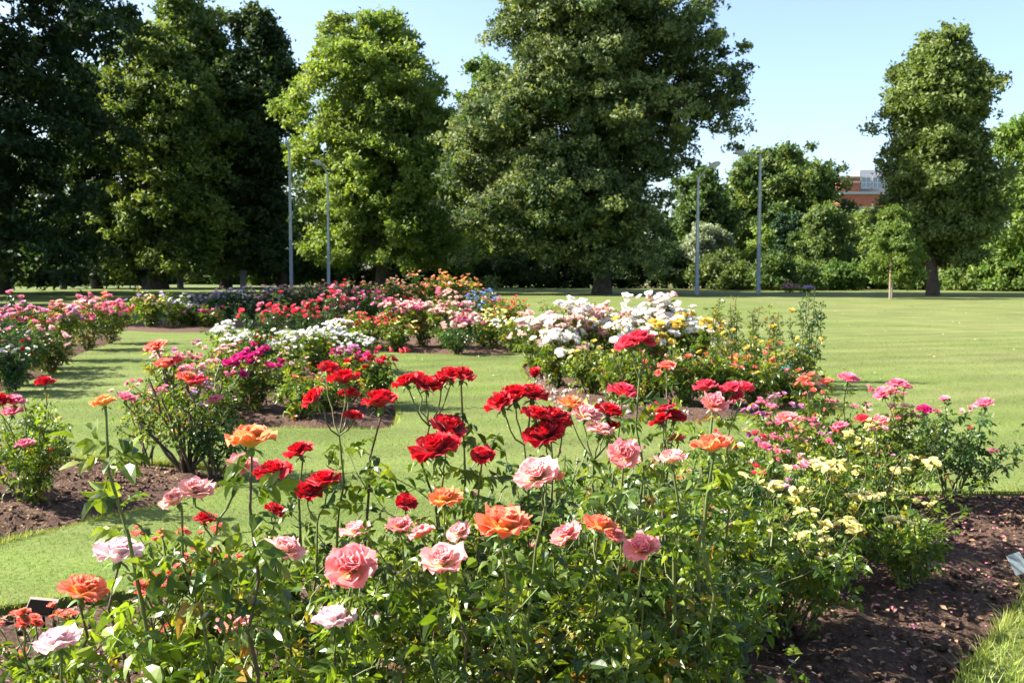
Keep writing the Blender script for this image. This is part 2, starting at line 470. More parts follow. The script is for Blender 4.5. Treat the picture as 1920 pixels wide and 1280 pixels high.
def build_bed(key, step, amp):
    b = BEDS[key]
    x0, y0 = b.min(0) - .15; x1, y1 = b.max(0) + .15
    nx, ny = int((x1 - x0) / step) + 2, int((y1 - y0) / step) + 2
    X, Y = np.meshgrid(np.linspace(x0, x1, nx), np.linspace(y0, y1, ny))
    X, Y = X.ravel(), Y.ravel()
    ins, d = inside_dist(X, Y, b)
    z = np.empty(len(X))
    for i in range(len(X)):
        if ins[i] or d[i] < .15:
            q = Vector((X[i], Y[i], 3.1))
            z[i] = amp * (noise.noise(q * 3.0) * .9 + noise.noise(q * 9.0) * .7 + abs(noise.noise(q * 23.0)) * .8)
        else: z[i] = 0
    z = np.where(ins, -.075 + np.minimum(.10, d * .25) + z, -.12)
    z = np.where(ins & (d < .12), np.minimum(z, -.02), z)
    idx = np.arange(nx * ny).reshape(ny, nx)
    F = np.stack([idx[:-1, :-1], idx[:-1, 1:], idx[1:, 1:], idx[1:, :-1]], -1).reshape(-1, 4)
    k = (ins | (d < .15))[F].any(1)
    me = mesh_np('flower_bed', np.stack([X, Y, z], 1), F[k], SOIL, smooth=True)
    return tag(link('flower_bed', me), kind='structure')
for key, step, amp, lab in [('front', .045, .028, 'dark soil of the nearest rose bed'), ('second', .05, .028, 'dark soil of the left rose bed with plaque'),
                            ('third', .08, .03, 'soil of the middle bed under magenta and white roses'), ('fourth', .1, .03, 'soil of the left bed under the pink rose row'),
                            ('fifth', .25, .03, 'soil strip of the far bed under the orange rose hedge'), ('sixth', .15, .03, 'soil strip under the blush pink roses'),
                            ('coral', .15, .03, 'soil under the coral pink roses'), ('seventh', .09, .03, 'stony soil of the bed under the white roses')]:
    build_bed(key, step, amp * 1.5)['label'] = lab

# clods, chips and fallen petals lying on the soil
def soil_z(x, y, key):
    ins, d = inside_dist(np.array([x]), np.array([y]), BEDS[key])
    return -.075 + min(.10, d[0] * .25) if ins[0] else 0.0

def pick(key, n, xr=None, yr=None, margin=.04):
    b = BEDS[key]; out = np.zeros((0, 2))
    lo, hi = b.min(0), b.max(0)
    if xr: lo[0], hi[0] = max(lo[0], xr[0]), min(hi[0], xr[1])
    if yr: lo[1], hi[1] = max(lo[1], yr[0]), min(hi[1], yr[1])
    while len(out) < n:
        q = rg.uniform(lo, hi, (n * 2, 2)); ins, d = inside_dist(q[:, 0], q[:, 1], b)
        out = np.concatenate([out, q[ins & (d > margin)]])
    out = out[:n]
    _, d = inside_dist(out[:, 0], out[:, 1], b)
    return np.column_stack([out, -.075 + np.minimum(.10, d * .25)])

def rand_rot(n, r=None):
    q = norm((r or rg).normal(size=(n, 4)))
    w, x, y, z = q.T
    return np.stack([np.stack([1 - 2 * (y * y + z * z), 2 * (x * y - z * w), 2 * (x * z + y * w)], -1),
                     np.stack([2 * (x * y + z * w), 1 - 2 * (x * x + z * z), 2 * (y * z - x * w)], -1),
                     np.stack([2 * (x * z - y * w), 2 * (y * z + x * w), 1 - 2 * (x * x + y * y)], -1)], -2)

ico_v = np.array([(1, 0, 0), (-1, 0, 0), (0, 1, 0), (0, -1, 0), (.1, .1, 1), (-.1, 0, -1), (.75, .7, .4), (-.7, -.6, .5)], float) * rg.uniform(.75, 1.2, (8, 1))
ico_f = [(0, 6, 4), (6, 2, 4), (2, 1, 4), (1, 7, 4), (7, 3, 4), (3, 0, 4), (6, 0, 5), (2, 6, 5), (1, 2, 5), (7, 1, 5), (3, 7, 5), (0, 3, 5)]
CLOD = (ico_v, np.array(ico_f), np.zeros((8, 2)))
def clods(key, n, smin, smax, mat, name, label, xr=None, yr=None):
    p = pick(key, n, xr, yr)
    s = smin + (smax - smin) * rg.random(n) ** 3
    M = rand_rot(n) * s[:, None, None] * np.array([1, .8, .6])[None, None]
    p[:, 2] += .012
    V, F, UV, rn = scatter(CLOD, M, p, rg.random(n))
    tag(link(name, mesh_np(name, V, F, mat, rnd=rn)), label, kind='stuff')
clods('front', 8000, .006, .045, SOIL, 'soil_clods', 'crumbly soil clods over the nearest bed')
clods('second', 2200, .008, .035, SOIL, 'soil_clods', 'crumbly soil clods over the left bed')
clods('third', 900, .012, .045, SOIL, 'soil_clods', 'soil clods over the middle bed')
STONE = simple('pale_stone', (.42, .36, .30), .8, nscale=30, c2=(.22, .18, .15))
clods('seventh', 420, .02, .06, STONE, 'gravel', 'pale stones scattered on the soil below the white roses', xr=(.2, 2.0), yr=(10.5, 15.5))
CHIP = simple('dry_leaf_chip', (.30, .19, .10), .8, nscale=20, c2=(.12, .07, .04))
flat = (np.array([(-1, 0, 0), (0, -.55, .15), (1, 0, .1), (0, .55, .2)], float), np.array([(0, 1, 2), (0, 2, 3)]), np.array([(0, .5), (0, .8), (0, 1), (0, .8)], float))
def litter(name, label, key, n, s, mat, **kw):
    p = pick(key, n, **kw); p[:, 2] += .028
    a = rg.uniform(0, 2 * math.pi, n)
    M = frames(np.column_stack([np.cos(a), np.sin(a), rg.uniform(-.3, .3, n)]), np.column_stack([rg.normal(0, .35, (n, 2)), np.ones(n)])) * (s * rg.uniform(.6, 1.5, n))[:, None, None]
    V, F, UV, rn = scatter(flat, M, p, rg.random(n))
    tag(link(name, mesh_np(name, V, F, mat, uv=UV, rnd=rn)), label, kind='stuff')
litter('dry_leaf_litter', 'brown bits of dry leaf and bark on the nearest bed', 'front', 7000, .015, CHIP)
litter('dry_leaf_litter', 'brown bits of dry leaf on the left bed', 'second', 1200, .014, CHIP)
litter('fallen_petals', 'pink petals fallen on the soil of the nearest bed', 'front', 420, .011, PM['B'])
litter('fallen_petals', 'more pink petals fallen at the right of the nearest bed', 'front', 420, .012, PM['B'], xr=(1.6, 5), yr=(4.4, 7.3))
litter('fallen_petals', 'pale petals fallen below the front roses', 'front', 200, .016, PM['V'], xr=(-1.5, 1.2), yr=(3.6, 5.2))

# grass blades on the near lawn
def grass(name, label, n, region, hmin, hmax, w, dens_pow=1.0, mat=None):
    (x0, x1), (y0, y1) = region
    D = y0 + (y1 - y0) * rg.random(n) ** dens_pow
    half = D * .56 + .3
    X = rg.uniform(-1, 1, n) * half if x0 is None else rg.uniform(x0, x1, n)
    keep = np.ones(n, bool)
    for b in BEDS.values():
        ins, d = inside_dist(X, D, b); keep &= ~(ins & (d > .025))
    X, D = X[keep], D[keep]; n = len(X)
    h = rg.uniform(hmin, hmax, n); a = rg.uniform(0, 2 * math.pi, n)
    lean = rg.normal(0, .45, (n, 2)) * h[:, None]
    w = w * (1 + D / 9)
    b0 = np.column_stack([X - np.cos(a) * w / 2, D - np.sin(a) * w / 2, np.zeros(n) - .002])
    b1 = np.column_stack([X + np.cos(a) * w / 2, D + np.sin(a) * w / 2, np.zeros(n) - .002])
    t = np.column_stack([X + lean[:, 0], D + lean[:, 1], h])
    V = np.stack([b0, b1, t], 1).reshape(-1, 3)
    tag(link(name, mesh_np(name, V, np.arange(3 * n).reshape(-1, 3), mat, rnd=np.repeat(rg.random(n), 3))), label, 'grass', kind='stuff')
def blade_material():
    m = LAWN.copy(); m.name = 'lawn_blades'; nt = m.node_tree
    p = next(n for n in nt.nodes if n.type == 'BSDF_PRINCIPLED'); out = next(n for n in nt.nodes if n.type == 'OUTPUT_MATERIAL')
    src = p.inputs['Base Color'].links[0].from_socket
    for l in list(p.inputs['Normal'].links): nt.links.remove(l)
    up = N(nt, 'ShaderNodeVectorMath', operation='SCALE'); nt.links.new(src, up.inputs[0]); up.inputs['Scale'].default_value = 1.5
    nt.links.new(up.outputs[0], p.inputs['Base Color'])
    tr = nt.nodes.new('ShaderNodeBsdfTranslucent'); nt.links.new(up.outputs[0], tr.inputs['Color'])
    mx = N(nt, 'ShaderNodeMixShader'); mx.inputs[0].default_value = .5
    nt.links.new(p.outputs[0], mx.inputs[1]); nt.links.new(tr.outputs[0], mx.inputs[2]); nt.links.new(mx.outputs[0], out.inputs[0])
    return m
BLADE = blade_material()
GRASS = leafy('grass_blades', [(0, (.12, .19, .025)), (.5, (.20, .27, .04)), (.8, (.30, .33, .08)), (1, (.42, .38, .17))], .3, rough=.5, scale=1.2)
grass('grass', 'short mown grass blades of the lawn', 260000, ((None, None), (3.6, 24)), .006, .018, .003, 1.5, BLADE)
grass('grass', 'longer grass in the lawn corner beside the bed at lower right', 16000, ((1.7, 4.2), (3.6, 6.2)), .03, .065, .004, 1, GRASS)

# ragged turf hanging over the cut edges of the beds
def edge_grass(key, n, hmin, hmax, w):
    b = BEDS[key]; seg = np.roll(b, -1, 0) - b; L = np.linalg.norm(seg, axis=1)
    i = rg.choice(len(b), n, p=L / L.sum()); t = rg.random(n)[:, None]
    q = b[i] + seg[i] * t + rg.normal(0, .018, (n, 2))
    ins, d = inside_dist(q[:, 0], q[:, 1], b); q = q[~(ins & (d > .022))]; n = len(q)
    h = rg.uniform(hmin, hmax, n) * (.6 + .8 * (np.sin(q[:, 0] * 9) * np.sin(q[:, 1] * 7) > .1)); a = rg.uniform(0, 2 * math.pi, n); lean = rg.normal(0, .8, (n, 2)) * h[:, None]
    dx = np.stack([np.cos(a), np.sin(a)], 1) * w / 2
    V = np.stack([np.column_stack([q - dx, np.full(n, -.015)]), np.column_stack([q + dx, np.full(n, -.015)]), np.column_stack([q + lean, h])], 1).reshape(-1, 3)
    tag(link('grass', mesh_np('grass', V, np.arange(3 * n).reshape(-1, 3), GRASS, rnd=np.repeat(rg.random(n), 3))), 'ragged grass overhanging the %s bed edge' % {'front': 'nearest', 'second': 'left', 'third': 'middle', 'seventh': 'stony'}[key], 'grass', kind='stuff')
edge_grass('front', 14000, .015, .045, .004); edge_grass('second', 9000, .012, .04, .005); edge_grass('third', 7000, .012, .035, .008); edge_grass('seventh', 5000, .012, .035, .009)
def daisies():
    n = 900; D = rg.uniform(7, 48, n); X = rg.uniform(-.2, .6, n) * D
    ok = np.ones(n, bool)
    for b in BEDS.values(): ok &= ~inside_dist(X, D, b)[0]
    X, D = X[ok], D[ok]; n = len(X)
    a = rg.uniform(0, 6.28, n)
    M = frames(np.column_stack([np.cos(a), np.sin(a), rg.uniform(-.2, .4, n)]), np.column_stack([rg.normal(0, .4, (n, 2)), np.ones(n)])) * (rg.uniform(.008, .022, n) * (1 + D / 40))[:, None, None]
    V, F, UV, rn = scatter(flat, M, np.column_stack([X, D, np.full(n, .018)]), rg.random(n))
    tag(link('fallen_leaves', mesh_np('fallen_leaves', V, F, simple('pale_specks', (.42, .38, .24), .8, nscale=3, c2=(.30, .22, .10)), rnd=rn)), 'tiny pale leaves and petals scattered over the open lawn', kind='stuff')
daisies()

# ------------------------------------------------------------------ rose leaves
def leaflet(L, W, hi=True, fold=.16, droop=.22):
    if hi:
        ms = [0, .33, .68, 1.0]; ss = [(.16, .62), (.48, 1.0), (.82, .58)]
        V = [(s * L, 0, -droop * L * s * s) for s in ms]
        for sg in (1, -1): V += [(s * L, sg * w * W / 2, -droop * L * s * s + fold * w * W / 2 * 1.6) for s, w in ss]
        F = []
        for k, o in ((0, 4), (1, 7)):
            t = [(0, 1, o), (o, 1, o + 1), (1, 2, o + 1), (o + 1, 2, o + 2), (2, 3, o + 2)]
            F += t if k == 0 else [(a, c, b) for a, b, c in t]
    elif hi is None:
        f = fold * W * .6
        V = [(0, 0, 0), (.5 * L, 0, -droop * L * .25), (L, 0, -droop * L), (L * .30, W * .47, f), (L * .68, W * .42, f - droop * L * .4), (L * .30, -W * .47, f), (L * .68, -W * .42, f - droop * L * .4)]
        F = [(0, 1, 3), (3, 1, 4), (1, 2, 4), (0, 5, 1), (5, 6, 1), (1, 6, 2)]
    else:
        V = [(0, 0, 0), (L, 0, -droop * L), (L * .45, W / 2, .03 * L), (L * .45, -W / 2, .03 * L)]
        F = [(0, 1, 2), (0, 3, 1)]
    return np.array(V, float), np.array(F)

def rot_z(v, a):
    c, s = math.cos(a), math.sin(a)
    return np.column_stack([v[:, 0] * c - v[:, 1] * s, v[:, 0] * s + v[:, 1] * c, v[:, 2]])

def rot_x(v, a):
    c, s = math.cos(a), math.sin(a)
    return np.column_stack([v[:, 0], v[:, 1] * c - v[:, 2] * s, v[:, 1] * s + v[:, 2] * c])

def compound_leaf(seed, hi=True, n_pairs=2):
    r = random.Random(seed)
    Vs, Fs, o = [], [], 0
    def arch(x): return .10 * math.sin(x * 2.2) - .10 * x * x
    spots = [(1.0, 0, 0)]
    for k in range(n_pairs):
        x = .42 + .30 * k
        spots += [(x, 1, k), (x + .03, -1, k)]
    for x, side, k in spots:
        L = (.44 if side == 0 else .36 + .05 * k) * r.uniform(.85, 1.12)
        V, F = leaflet(L, L * r.uniform(.50, .64), hi, fold=r.uniform(.1, .75), droop=r.uniform(.1, .75))
        V = rot_x(V, r.uniform(-.45, .45))
        V = rot_z(V, side * r.uniform(.95, 1.3) + (r.uniform(-.2, .2) if side == 0 else 0))
        x0 = x * .56 if side == 0 else x * .56
        V = V + np.array([x0, 0, arch(x)])
        Vs.append(V); Fs.append(F + o); o += len(V)
    if hi:
        w = .012
        pts = [(0, 0), (.2, arch(.35)), (.4, arch(.7)), (.56, arch(1.0))]
        V = []
        for x, z in pts: V += [(x, -w, z), (x, w, z)]
        F = []
        for i in range(3): F += [(2 * i, 2 * i + 1, 2 * i + 3), (2 * i, 2 * i + 3, 2 * i + 2)]
        Vs.append(np.array(V)); Fs.append(np.array(F) + o)
    V, F = np.concatenate(Vs), np.concatenate(Fs)
    return V, F, np.zeros((len(V), 2))
LEAF_HI = [compound_leaf(s, True, 2 if s % 3 else 1) for s in range(6)]
LEAF_MID = [compound_leaf(30 + s, None, 2 if s % 3 else 1) for s in range(6)]
LEAF_LO = [compound_leaf(50 + s, False, 2) for s in range(4)]
_leafmesh = {}
def leaf_mesh(k, tone_):
    if (k, tone_) not in _leafmesh:
        V, F, UV = LEAF_HI[k]
        _leafmesh[k, tone_] = mesh_np('leaf', V, F, LM[tone_])
    return _leafmesh[k, tone_]

# ------------------------------------------------------------------ rose blooms
def petal(nu, nv, L, W, p0, p1, r0, cup, ruff, seed, curl=0.0):
    r = random.Random(seed)
    ph, ph2 = r.uniform(0, 6), r.uniform(0, 6)
    u = np.linspace(-1, 1, nu); v = np.linspace(0, 1, nv)
    rad = np.zeros(nv); z = np.zeros(nv); phi = np.zeros(nv)
    for i in range(nv):
        phi[i] = p0 + (p1 - p0) * v[i] ** 1.3 + curl * max(0, v[i] - .65) / .35
        if i:
            a = (phi[i] + phi[i - 1]) / 2
            rad[i] = rad[i - 1] + math.sin(a) * L / (nv - 1); z[i] = z[i - 1] + math.cos(a) * L / (nv - 1)
    rad += r0
    V, UV = [], []
    for i in range(nv):
        w = W * (.18 + .82 * math.sin(math.pi / 2 * min(1, v[i] * 1.35)) ** 1.2)
        for uu in u:
            back = .22 * uu * uu * v[i] + (.05 * math.cos(uu * 9 + ph2)) * v[i] ** 3
            ri = rad[i] - math.sin(phi[i]) * L * back; zi = z[i] - math.cos(phi[i]) * L * back
            off = cup * W * uu * uu + ruff * math.sin(3.6 * uu + ph) * v[i] ** 2.5 + ruff * .5 * math.sin(8 * uu + ph2) * v[i] ** 3
            ri -= math.cos(phi[i]) * off; zi += math.sin(phi[i]) * off
            V.append((ri, w * uu, zi)); UV.append(((uu + 1) / 2, v[i]))
    F = []
    for i in range(nv - 1):
        for j in range(nu - 1):
            a = i * nu + j
            F.append((a, a + 1, a + nu + 1, a + nu))
    return np.array(V), np.array(F), np.array(UV)

STYLE = {   # style: inner petals, outer petals, ruffle, width, openness
    'full': (26, 11, .075, .40, 1.0), 'loose': (22, 11, .095, .42, 1.0), 'ruffled': (32, 11, .085, .33, 1.0), 'bud': (10, 4, .02, .36, .30),
}
def bloom_core(style, seed, nu=6, nv=5, frac=1.0):
    ni, no, ruff, W0, op = STYLE[style]; r = random.Random(seed)
    n = ni + no; Vs, Fs, Us, o = [], [], [], 0
    for i in range(int(ni * frac)):
        t = (i / frac) / (n - 1)
        V, F, UV = petal(nu, nv, .60 + .34 * t, W0 * (.66 + .45 * t), R(3 + 30 * t) * op, R(6 + 80 * t + r.uniform(-16, 16)) * op, .02 + .05 * t, .5 - .35 * t, ruff, seed * 91 + i)
        V = rot_z(V, i * 2.39996 + r.uniform(-.25, .25))
        V[:, 2] += .16 * (1 - t) - .05
        Vs.append(V); Fs.append(F + o); Us.append(UV); o += len(V)
    V = np.concatenate(Vs)
    return V, np.concatenate(Fs), np.concatenate(Us)
def outer_petal(style, seed):
    ni, no, ruff, W0, op = STYLE[style]; r = random.Random(seed * 7 + 1)
    t = r.uniform(.6, 1.0)
    V, F, UV = petal(6, 6, .80 + .1 * t, W0 * (.85 + .35 * t), R(32 + 24 * t) * op, R(52 + 34 * t + r.uniform(-18, 18)) * op, .06, .30, ruff * 1.4, seed * 13, curl=R(r.uniform(0, 45)) * op)
    V[:, 2] -= .05
    return V, F, UV
_bm = {}
def core_mesh(style, seed, c):
    k = ('c', style, seed, c)
    if k not in _bm:
        V, F, UV = bloom_core(style, seed); _bm[k] = mesh_np('bloom', V, F, PM[c], uv=UV, smooth=True)
    return _bm[k]
def petal_mesh(style, seed, c):
    k = ('p', style, seed, c)
    if k not in _bm:
        V, F, UV = outer_petal(style, seed); _bm[k] = mesh_np('petal', V, F, PM[c], uv=UV, smooth=True)
    return _bm[k]
def small_bloom_tpl(seed, n=13, nu=3, nv=3):
    r = random.Random(seed); Vs, Fs, Us, o = [], [], [], 0
    for i in range(n):
        t = i / (n - 1)
        V, F, UV = petal(nu, nv, .55 + .42 * t, .38 + .14 * t, R(5 + 32 * t), R(12 + 64 * t + r.uniform(-14, 14)), .03, .25, .10, seed * 31 + i)
        V = rot_z(V, i * 2.39996 + r.uniform(-.3, .3))
        V[:, 2] += .18 * (1 - t)
        Vs.append(V); Fs.append(F + o); Us.append(UV); o += len(V)
    return np.concatenate(Vs), np.concatenate(Fs), np.concatenate(Us)
SMALL = [small_bloom_tpl(s) for s in range(3)]
TINY = [small_bloom_tpl(20 + s, 6, 2, 3) for s in range(3)]
def small_mesh(k, c):
    kk = ('s', k, c)
    if kk not in _bm:
        V, F, UV = SMALL[k]; _bm[kk] = mesh_np('bloom', V, F, PM[c], uv=UV, smooth=True)
    return _bm[kk]
def calyx_mesh():
    if 'calyx' not in _bm:
        Vs, Fs, o = [], [], 0
        prof = [(.02, -.34), (.09, -.30), (.12, -.2), (.10, -.1), (.13, -.03), (.06, .04)]
        V = []; F = []
        for i, (r_, z) in enumerate(prof):
            for j in range(6): V.append((r_ * math.cos(j * math.pi / 3), r_ * math.sin(j * math.pi / 3), z))
        for i in range(len(prof) - 1):
            for j in range(6): F.append((i * 6 + j, i * 6 + (j + 1) % 6, (i + 1) * 6 + (j + 1) % 6, (i + 1) * 6 + j))
        Vs.append(np.array(V)); Fs.append(np.array(F)); o = len(V)
        for k in range(5):
            S = np.array([(.08, -.07, -.06), (.08, .07, -.06), (.32, .075, -.16), (.32, -.075, -.16), (.50, .02, -.34), (.50, -.02, -.34)])
            Fq = np.array([(0, 1, 2, 3), (3, 2, 4, 5)])
            Vs.append(rot_z(S, k * 1.2566 + .3)); Fs.append(Fq + o); o += 6
        _bm['calyx'] = mesh_np('calyx', np.concatenate(Vs), np.concatenate(Fs), SEPAL, smooth=True)
    return _bm['calyx']
def bud_mesh(c):
    k = ('bud', c)
    if k not in _bm:
        mb = MB().lathe([(.05, -.9), (.22, -.75), (.30, -.45), (.26, -.1), (.36, .2), (.30, .6), (.12, .95), (.02, 1.05)], 7)
        me = mb.mesh('bud', SEPAL)
        _bm[k] = me
    return _bm[k]

def axis_frame(z, spin):
    z = norm(np.array(z, float)); a = np.array([math.cos(spin), math.sin(spin), 0.0])
    x = norm(a - z * (a @ z)); y = np.cross(z, x)
    return np.stack([x, y, z], -1)

def add_bloom(root, rootpos, pos, z, rad, c, style, seed):
    """a large bloom: the heart of the flower, its outer petals one by one and the calyx"""
    r = random.Random(seed)
    Mf = axis_frame(z, r.uniform(0, 6.28))
    b = link('bloom', core_mesh(style, seed % 5, c), root, M4(Mf, pos - rootpos, rad))
    no = STYLE[style][1]
    for k in range(no):
        a = k * 2.39996 + r.uniform(-.2, .2); s = r.uniform(.88, 1.12)
        m = np.eye(3); m[0, 0] = m[1, 1] = math.cos(a); m[0, 1] = -math.sin(a); m[1, 0] = math.sin(a)
        link('petal', petal_mesh(style, r.randrange(5), c), b, M4(m, (0, 0, 0), s))
    link('calyx', calyx_mesh(), b)
    return b

# ------------------------------------------------------------------ growing a rose bush
UPV = np.array([0, 0, 1.0])
def curve(p0, p1, bend, r, n=9, wob=.012):
    t = np.linspace(0, 1, n)[:, None]
    mid = p0 * .5 + p1 * .5 + bend
    p = (1 - t) ** 2 * p0 + 2 * t * (1 - t) * mid + t * t * p1
    w = r.normal(0, wob, (n, 3)); w[0] = w[-1] = 0
    return p + w

def grow(root, r, H, Rad, ncane, tips=None, twigs=4, bare=.25, twig_len=.30, step=.045, upright=0.0):
    """returns canes, twigs (point arrays), leaf nodes (pos, dir, age) and free tips"""
    canes, tw, nodes, ends = [], [], [], []
    targets = []
    for k in range(ncane):
        a = 2 * math.pi * (k + r.random() * .8) / max(ncane, 1); q = math.sqrt(r.random()) * Rad
        h = H * (1 - .35 * (q / max(Rad, .01)) ** 2 * (1 - upright)) * r.uniform(.85, 1.05)
        targets.append((root + np.array([q * math.cos(a), q * math.sin(a), h]), True))
    for t in (tips or []): targets.append((np.asarray(t, float), False))
    for tgt, free in targets:
        d = tgt - root; d[2] = 0
        base = root + norm(r.normal(size=3)) * .04; base[2] = root[2] - .03
        c = curve(base, tgt, d * .16 + np.array([0, 0, .12 * H]) + r.normal(0, .03, 3) * H, r)
        canes.append(c)
        if free: ends.append((c[-1], norm(c[-1] - c[-2]), .9))
        L = np.linalg.norm(np.diff(c, axis=0), axis=1).sum()
        m = int(L * (1 - bare) / step); ph = r.random() * 6
        for j in range(m):
            t = bare + (1 - bare) * (j + .5) / m
            if not free and t > .95: continue
            f = t * (len(c) - 1); i = min(int(f), len(c) - 2); p = c[i] * (1 - f + i) + c[i + 1] * (f - i)
            ph += 2.4
            nodes.append((p, np.array([math.cos(ph), math.sin(ph), .35]), t))
        for j in range(twigs if free else max(1, twigs - 1)):
            t = r.uniform(max(.3, bare), .88); f = t * (len(c) - 1); i = min(int(f), len(c) - 2); p = c[i]
            a = r.uniform(0, 2 * math.pi); ln = twig_len * r.uniform(.5, 1.2)
            out = np.array([math.cos(a), math.sin(a), r.uniform(.35, 1.3)])
            e = p + norm(out) * ln
            tc = curve(p, e, np.array([0, 0, -.06 * ln]), r, 5, .006)
            tw.append(tc); ends.append((e, norm(e - tc[-2]), t))
            m2 = max(2, int(ln / step)); ph = r.random() * 6
            for q in range(m2):
                tt = (q + .6) / m2; f2 = min(tt, .999) * 4; i2 = int(f2); p2 = tc[i2] * (1 - f2 + i2) + tc[i2 + 1] * (f2 - i2)
                ph += 2.4
                nodes.append((p2, np.array([math.cos(ph), math.sin(ph), .4]), t))
    return canes, tw, nodes, ends

def leaf_frames(nodes, r, size, jit=.35):
    pos = np.array([n[0] for n in nodes]); d = np.array([n[1] for n in nodes])
    d = d + r.normal(0, jit, d.shape)
    d[:, 2] -= r.uniform(0, .95, len(d))
    up = np.tile(UPV, (len(pos), 1)) + r.normal(0, .75, d.shape)
    M = frames(d, up)
    return pos, M, size * r.uniform(.65, 1.2, len(pos))

LABELS_USED = {}
def bush(name, label, root, seed, H, Rad, ncane, blooms=(), tips_from_blooms=True, leaf='mid', leaf_size=.125, n_leaf_obj=0,
         hi=False, mids=(), mid_n=0, mid_px=.04, far=False, cat='rose bush', group='rose bushes in the garden beds', cane_r=.005,
         twigs=4, bare=.25, step=.045, twig_len=.28, buds=0, cluster=1, upright=0.0, woody=.0, style=None, density=1.0, low_blooms=.45):
    r = np.random.default_rng(seed); rr = random.Random(seed)
    root = np.array([root[0], root[1], 0.0])
    e = empty(name, tuple(root)); tag(e, label, cat, group)
    tips = [b['p'] - b['z'] * b['rad'] * .34 for b in blooms]
    groups = []
    for t in tips:                                 # blooms of one cluster share a cane and fork near the top
        for g_ in groups:
            if len(g_) < 5 and np.linalg.norm(np.mean(g_, axis=0) - t) < .13: g_.append(t); break
        else: groups.append([t])
    joints = [g_[0] if len(g_) == 1 else np.mean(g_, axis=0) - UPV * (.055 + .012 * len(g_)) for g_ in groups]
    canes, tw, nodes, ends = grow(root, r, H, Rad, ncane, joints, twigs, bare, twig_len, step, upright)
    pedi = [curve(j, t, (t - j) * np.array([.3, .3, -.1]), r, 5, .003) for g_, j in zip(groups, joints) if len(g_) > 1 for t in g_]
    for g_, j in zip(groups, joints):              # the small leaves just under the flowers
        for q in range(5 if hi else 1):
            a = r.uniform(0, 6.28); nodes.append((j - UPV * r.uniform(.02, .20), np.array([math.cos(a), math.sin(a), .2]), .9))
    # stems
    if hi:
        for c in canes:
            rd = np.linspace(cane_r * 1.6, cane_r * .62, len(c))
            me = tubes_mesh('stem', [(c - root, rd)], STEM if rr.random() > .25 else WOODSTEM, 6)
            o = link('stem', me, e)
        for c in pedi:
            link('flower_stalk', tubes_mesh('flower_stalk', [(c - root, np.linspace(cane_r * .62, cane_r * .45, len(c)))], STEM, 5), e)
        if tw:
            o = link('twigs', tubes_mesh('twigs', [(c - root, np.linspace(cane_r * .55, cane_r * .32, len(c))) for c in tw], STEM, 3), e); o['kind'] = 'stuff'
    else:
        wd = WOODSTEM if woody else STEM
        cs = [(c - root, np.linspace(cane_r * 1.5, cane_r * .6, len(c))) for c in canes + pedi]
        o = link('stems', tubes_mesh('stems', cs, wd, 4), e); o['kind'] = 'stuff'
        if tw and not far:
            o = link('twigs', tubes_mesh('twigs', [(c - root, np.linspace(cane_r * .55, cane_r * .3, len(c))) for c in tw], STEM, 3), e); o['kind'] = 'stuff'
    # leaves
    if density < 1: nodes = [n for n in nodes if rr.random() < density]
    pos, M, sz = leaf_frames(nodes, r, leaf_size)
    vis = pos[:, 1] if len(pos) else np.zeros(0)
    order = np.argsort(vis - .6 * pos[:, 2])
    near = order[:n_leaf_obj]; rest = order[n_leaf_obj:]
    for i in near:
        link('leaf', leaf_mesh(rr.randrange(6), leaf), e, M4(M[i], pos[i] - root, sz[i]))
    if len(rest):
        Vs, Fs, Rs, o0 = [], [], [], 0
        tp = LEAF_MID if hi else LEAF_LO
        grp = np.array_split(rest[r.permutation(len(rest))], len(tp))
        for tpl, ix in zip(tp, grp):
            if not len(ix): continue
            V, F, UV, rn = scatter(tpl, M[ix] * sz[ix][:, None, None], pos[ix] - root, r.random(len(ix)))
            Vs.append(V); Fs.append(F + o0); Rs.append(rn); o0 += len(V)
        o = link('foliage', mesh_np('foliage', np.concatenate(Vs), np.concatenate(Fs), LM[leaf], rnd=np.concatenate(Rs)), e); o['kind'] = 'stuff'
    # large blooms where the photograph shows them
    for i, b in enumerate(blooms):
        if b['rad'] * FPX / b['p'][1] > 15:
            add_bloom(e, root, b['p'], b['z'], b['rad'], b['c'], b['style'], seed * 17 + i)
        else:
            link('bloom', small_mesh(i % 3, b['c']), e, M4(axis_frame(b['z'], i), b['p'] - root, b['rad']))
    # many smaller blooms over the top of the bush
    if mid_n:
        ends = sorted(ends, key=lambda q: -(q[0][2] + r.normal(0, .12 * H)))
        k = max(1, min(len(ends), int(math.ceil(mid_n / cluster))))
        top = ends[:int(max(k, len(ends) * low_blooms))]
        sel = [top[int(i * len(top) / k)] for i in range(k)]
        tv = []
        cnt = 0
        for p, d, t in sel:
            c = mids[rr.randrange(len(mids))]
            for q in range(cluster):
                if cnt >= mid_n: break
                off = r.normal(0, 1, 3) * mid_px * (.85 if cluster > 1 else .2); off[2] = abs(off[2]) * .6
                z = norm(d * .5 + UPV * .7 + r.normal(0, .35, 3) + off / mid_px * .25)
                tv.append((p + off, z, mid_px * rr.uniform(.75, 1.15), c)); cnt += 1
        if not far:
            for i, (p, z, s, c) in enumerate(tv):
                link('bloom', small_mesh(i % 3, c), e, M4(axis_frame(z, i), p - root, s))
        else:
            for c in sorted(set(v[3] for v in tv)):
                sub = [v for v in tv if v[3] == c]
                Ms = np.stack([axis_frame(z, i) * s for i, (p, z, s, _) in enumerate(sub)]); Ts = np.stack([v[0] for v in sub]) - root
                V, F, UV, rn = scatter(TINY[0], Ms, Ts, r.random(len(sub)))
                o = link('blossoms', mesh_np('blossoms', V, F, PM[c], uv=UV, smooth=True), e); o['kind'] = 'stuff'
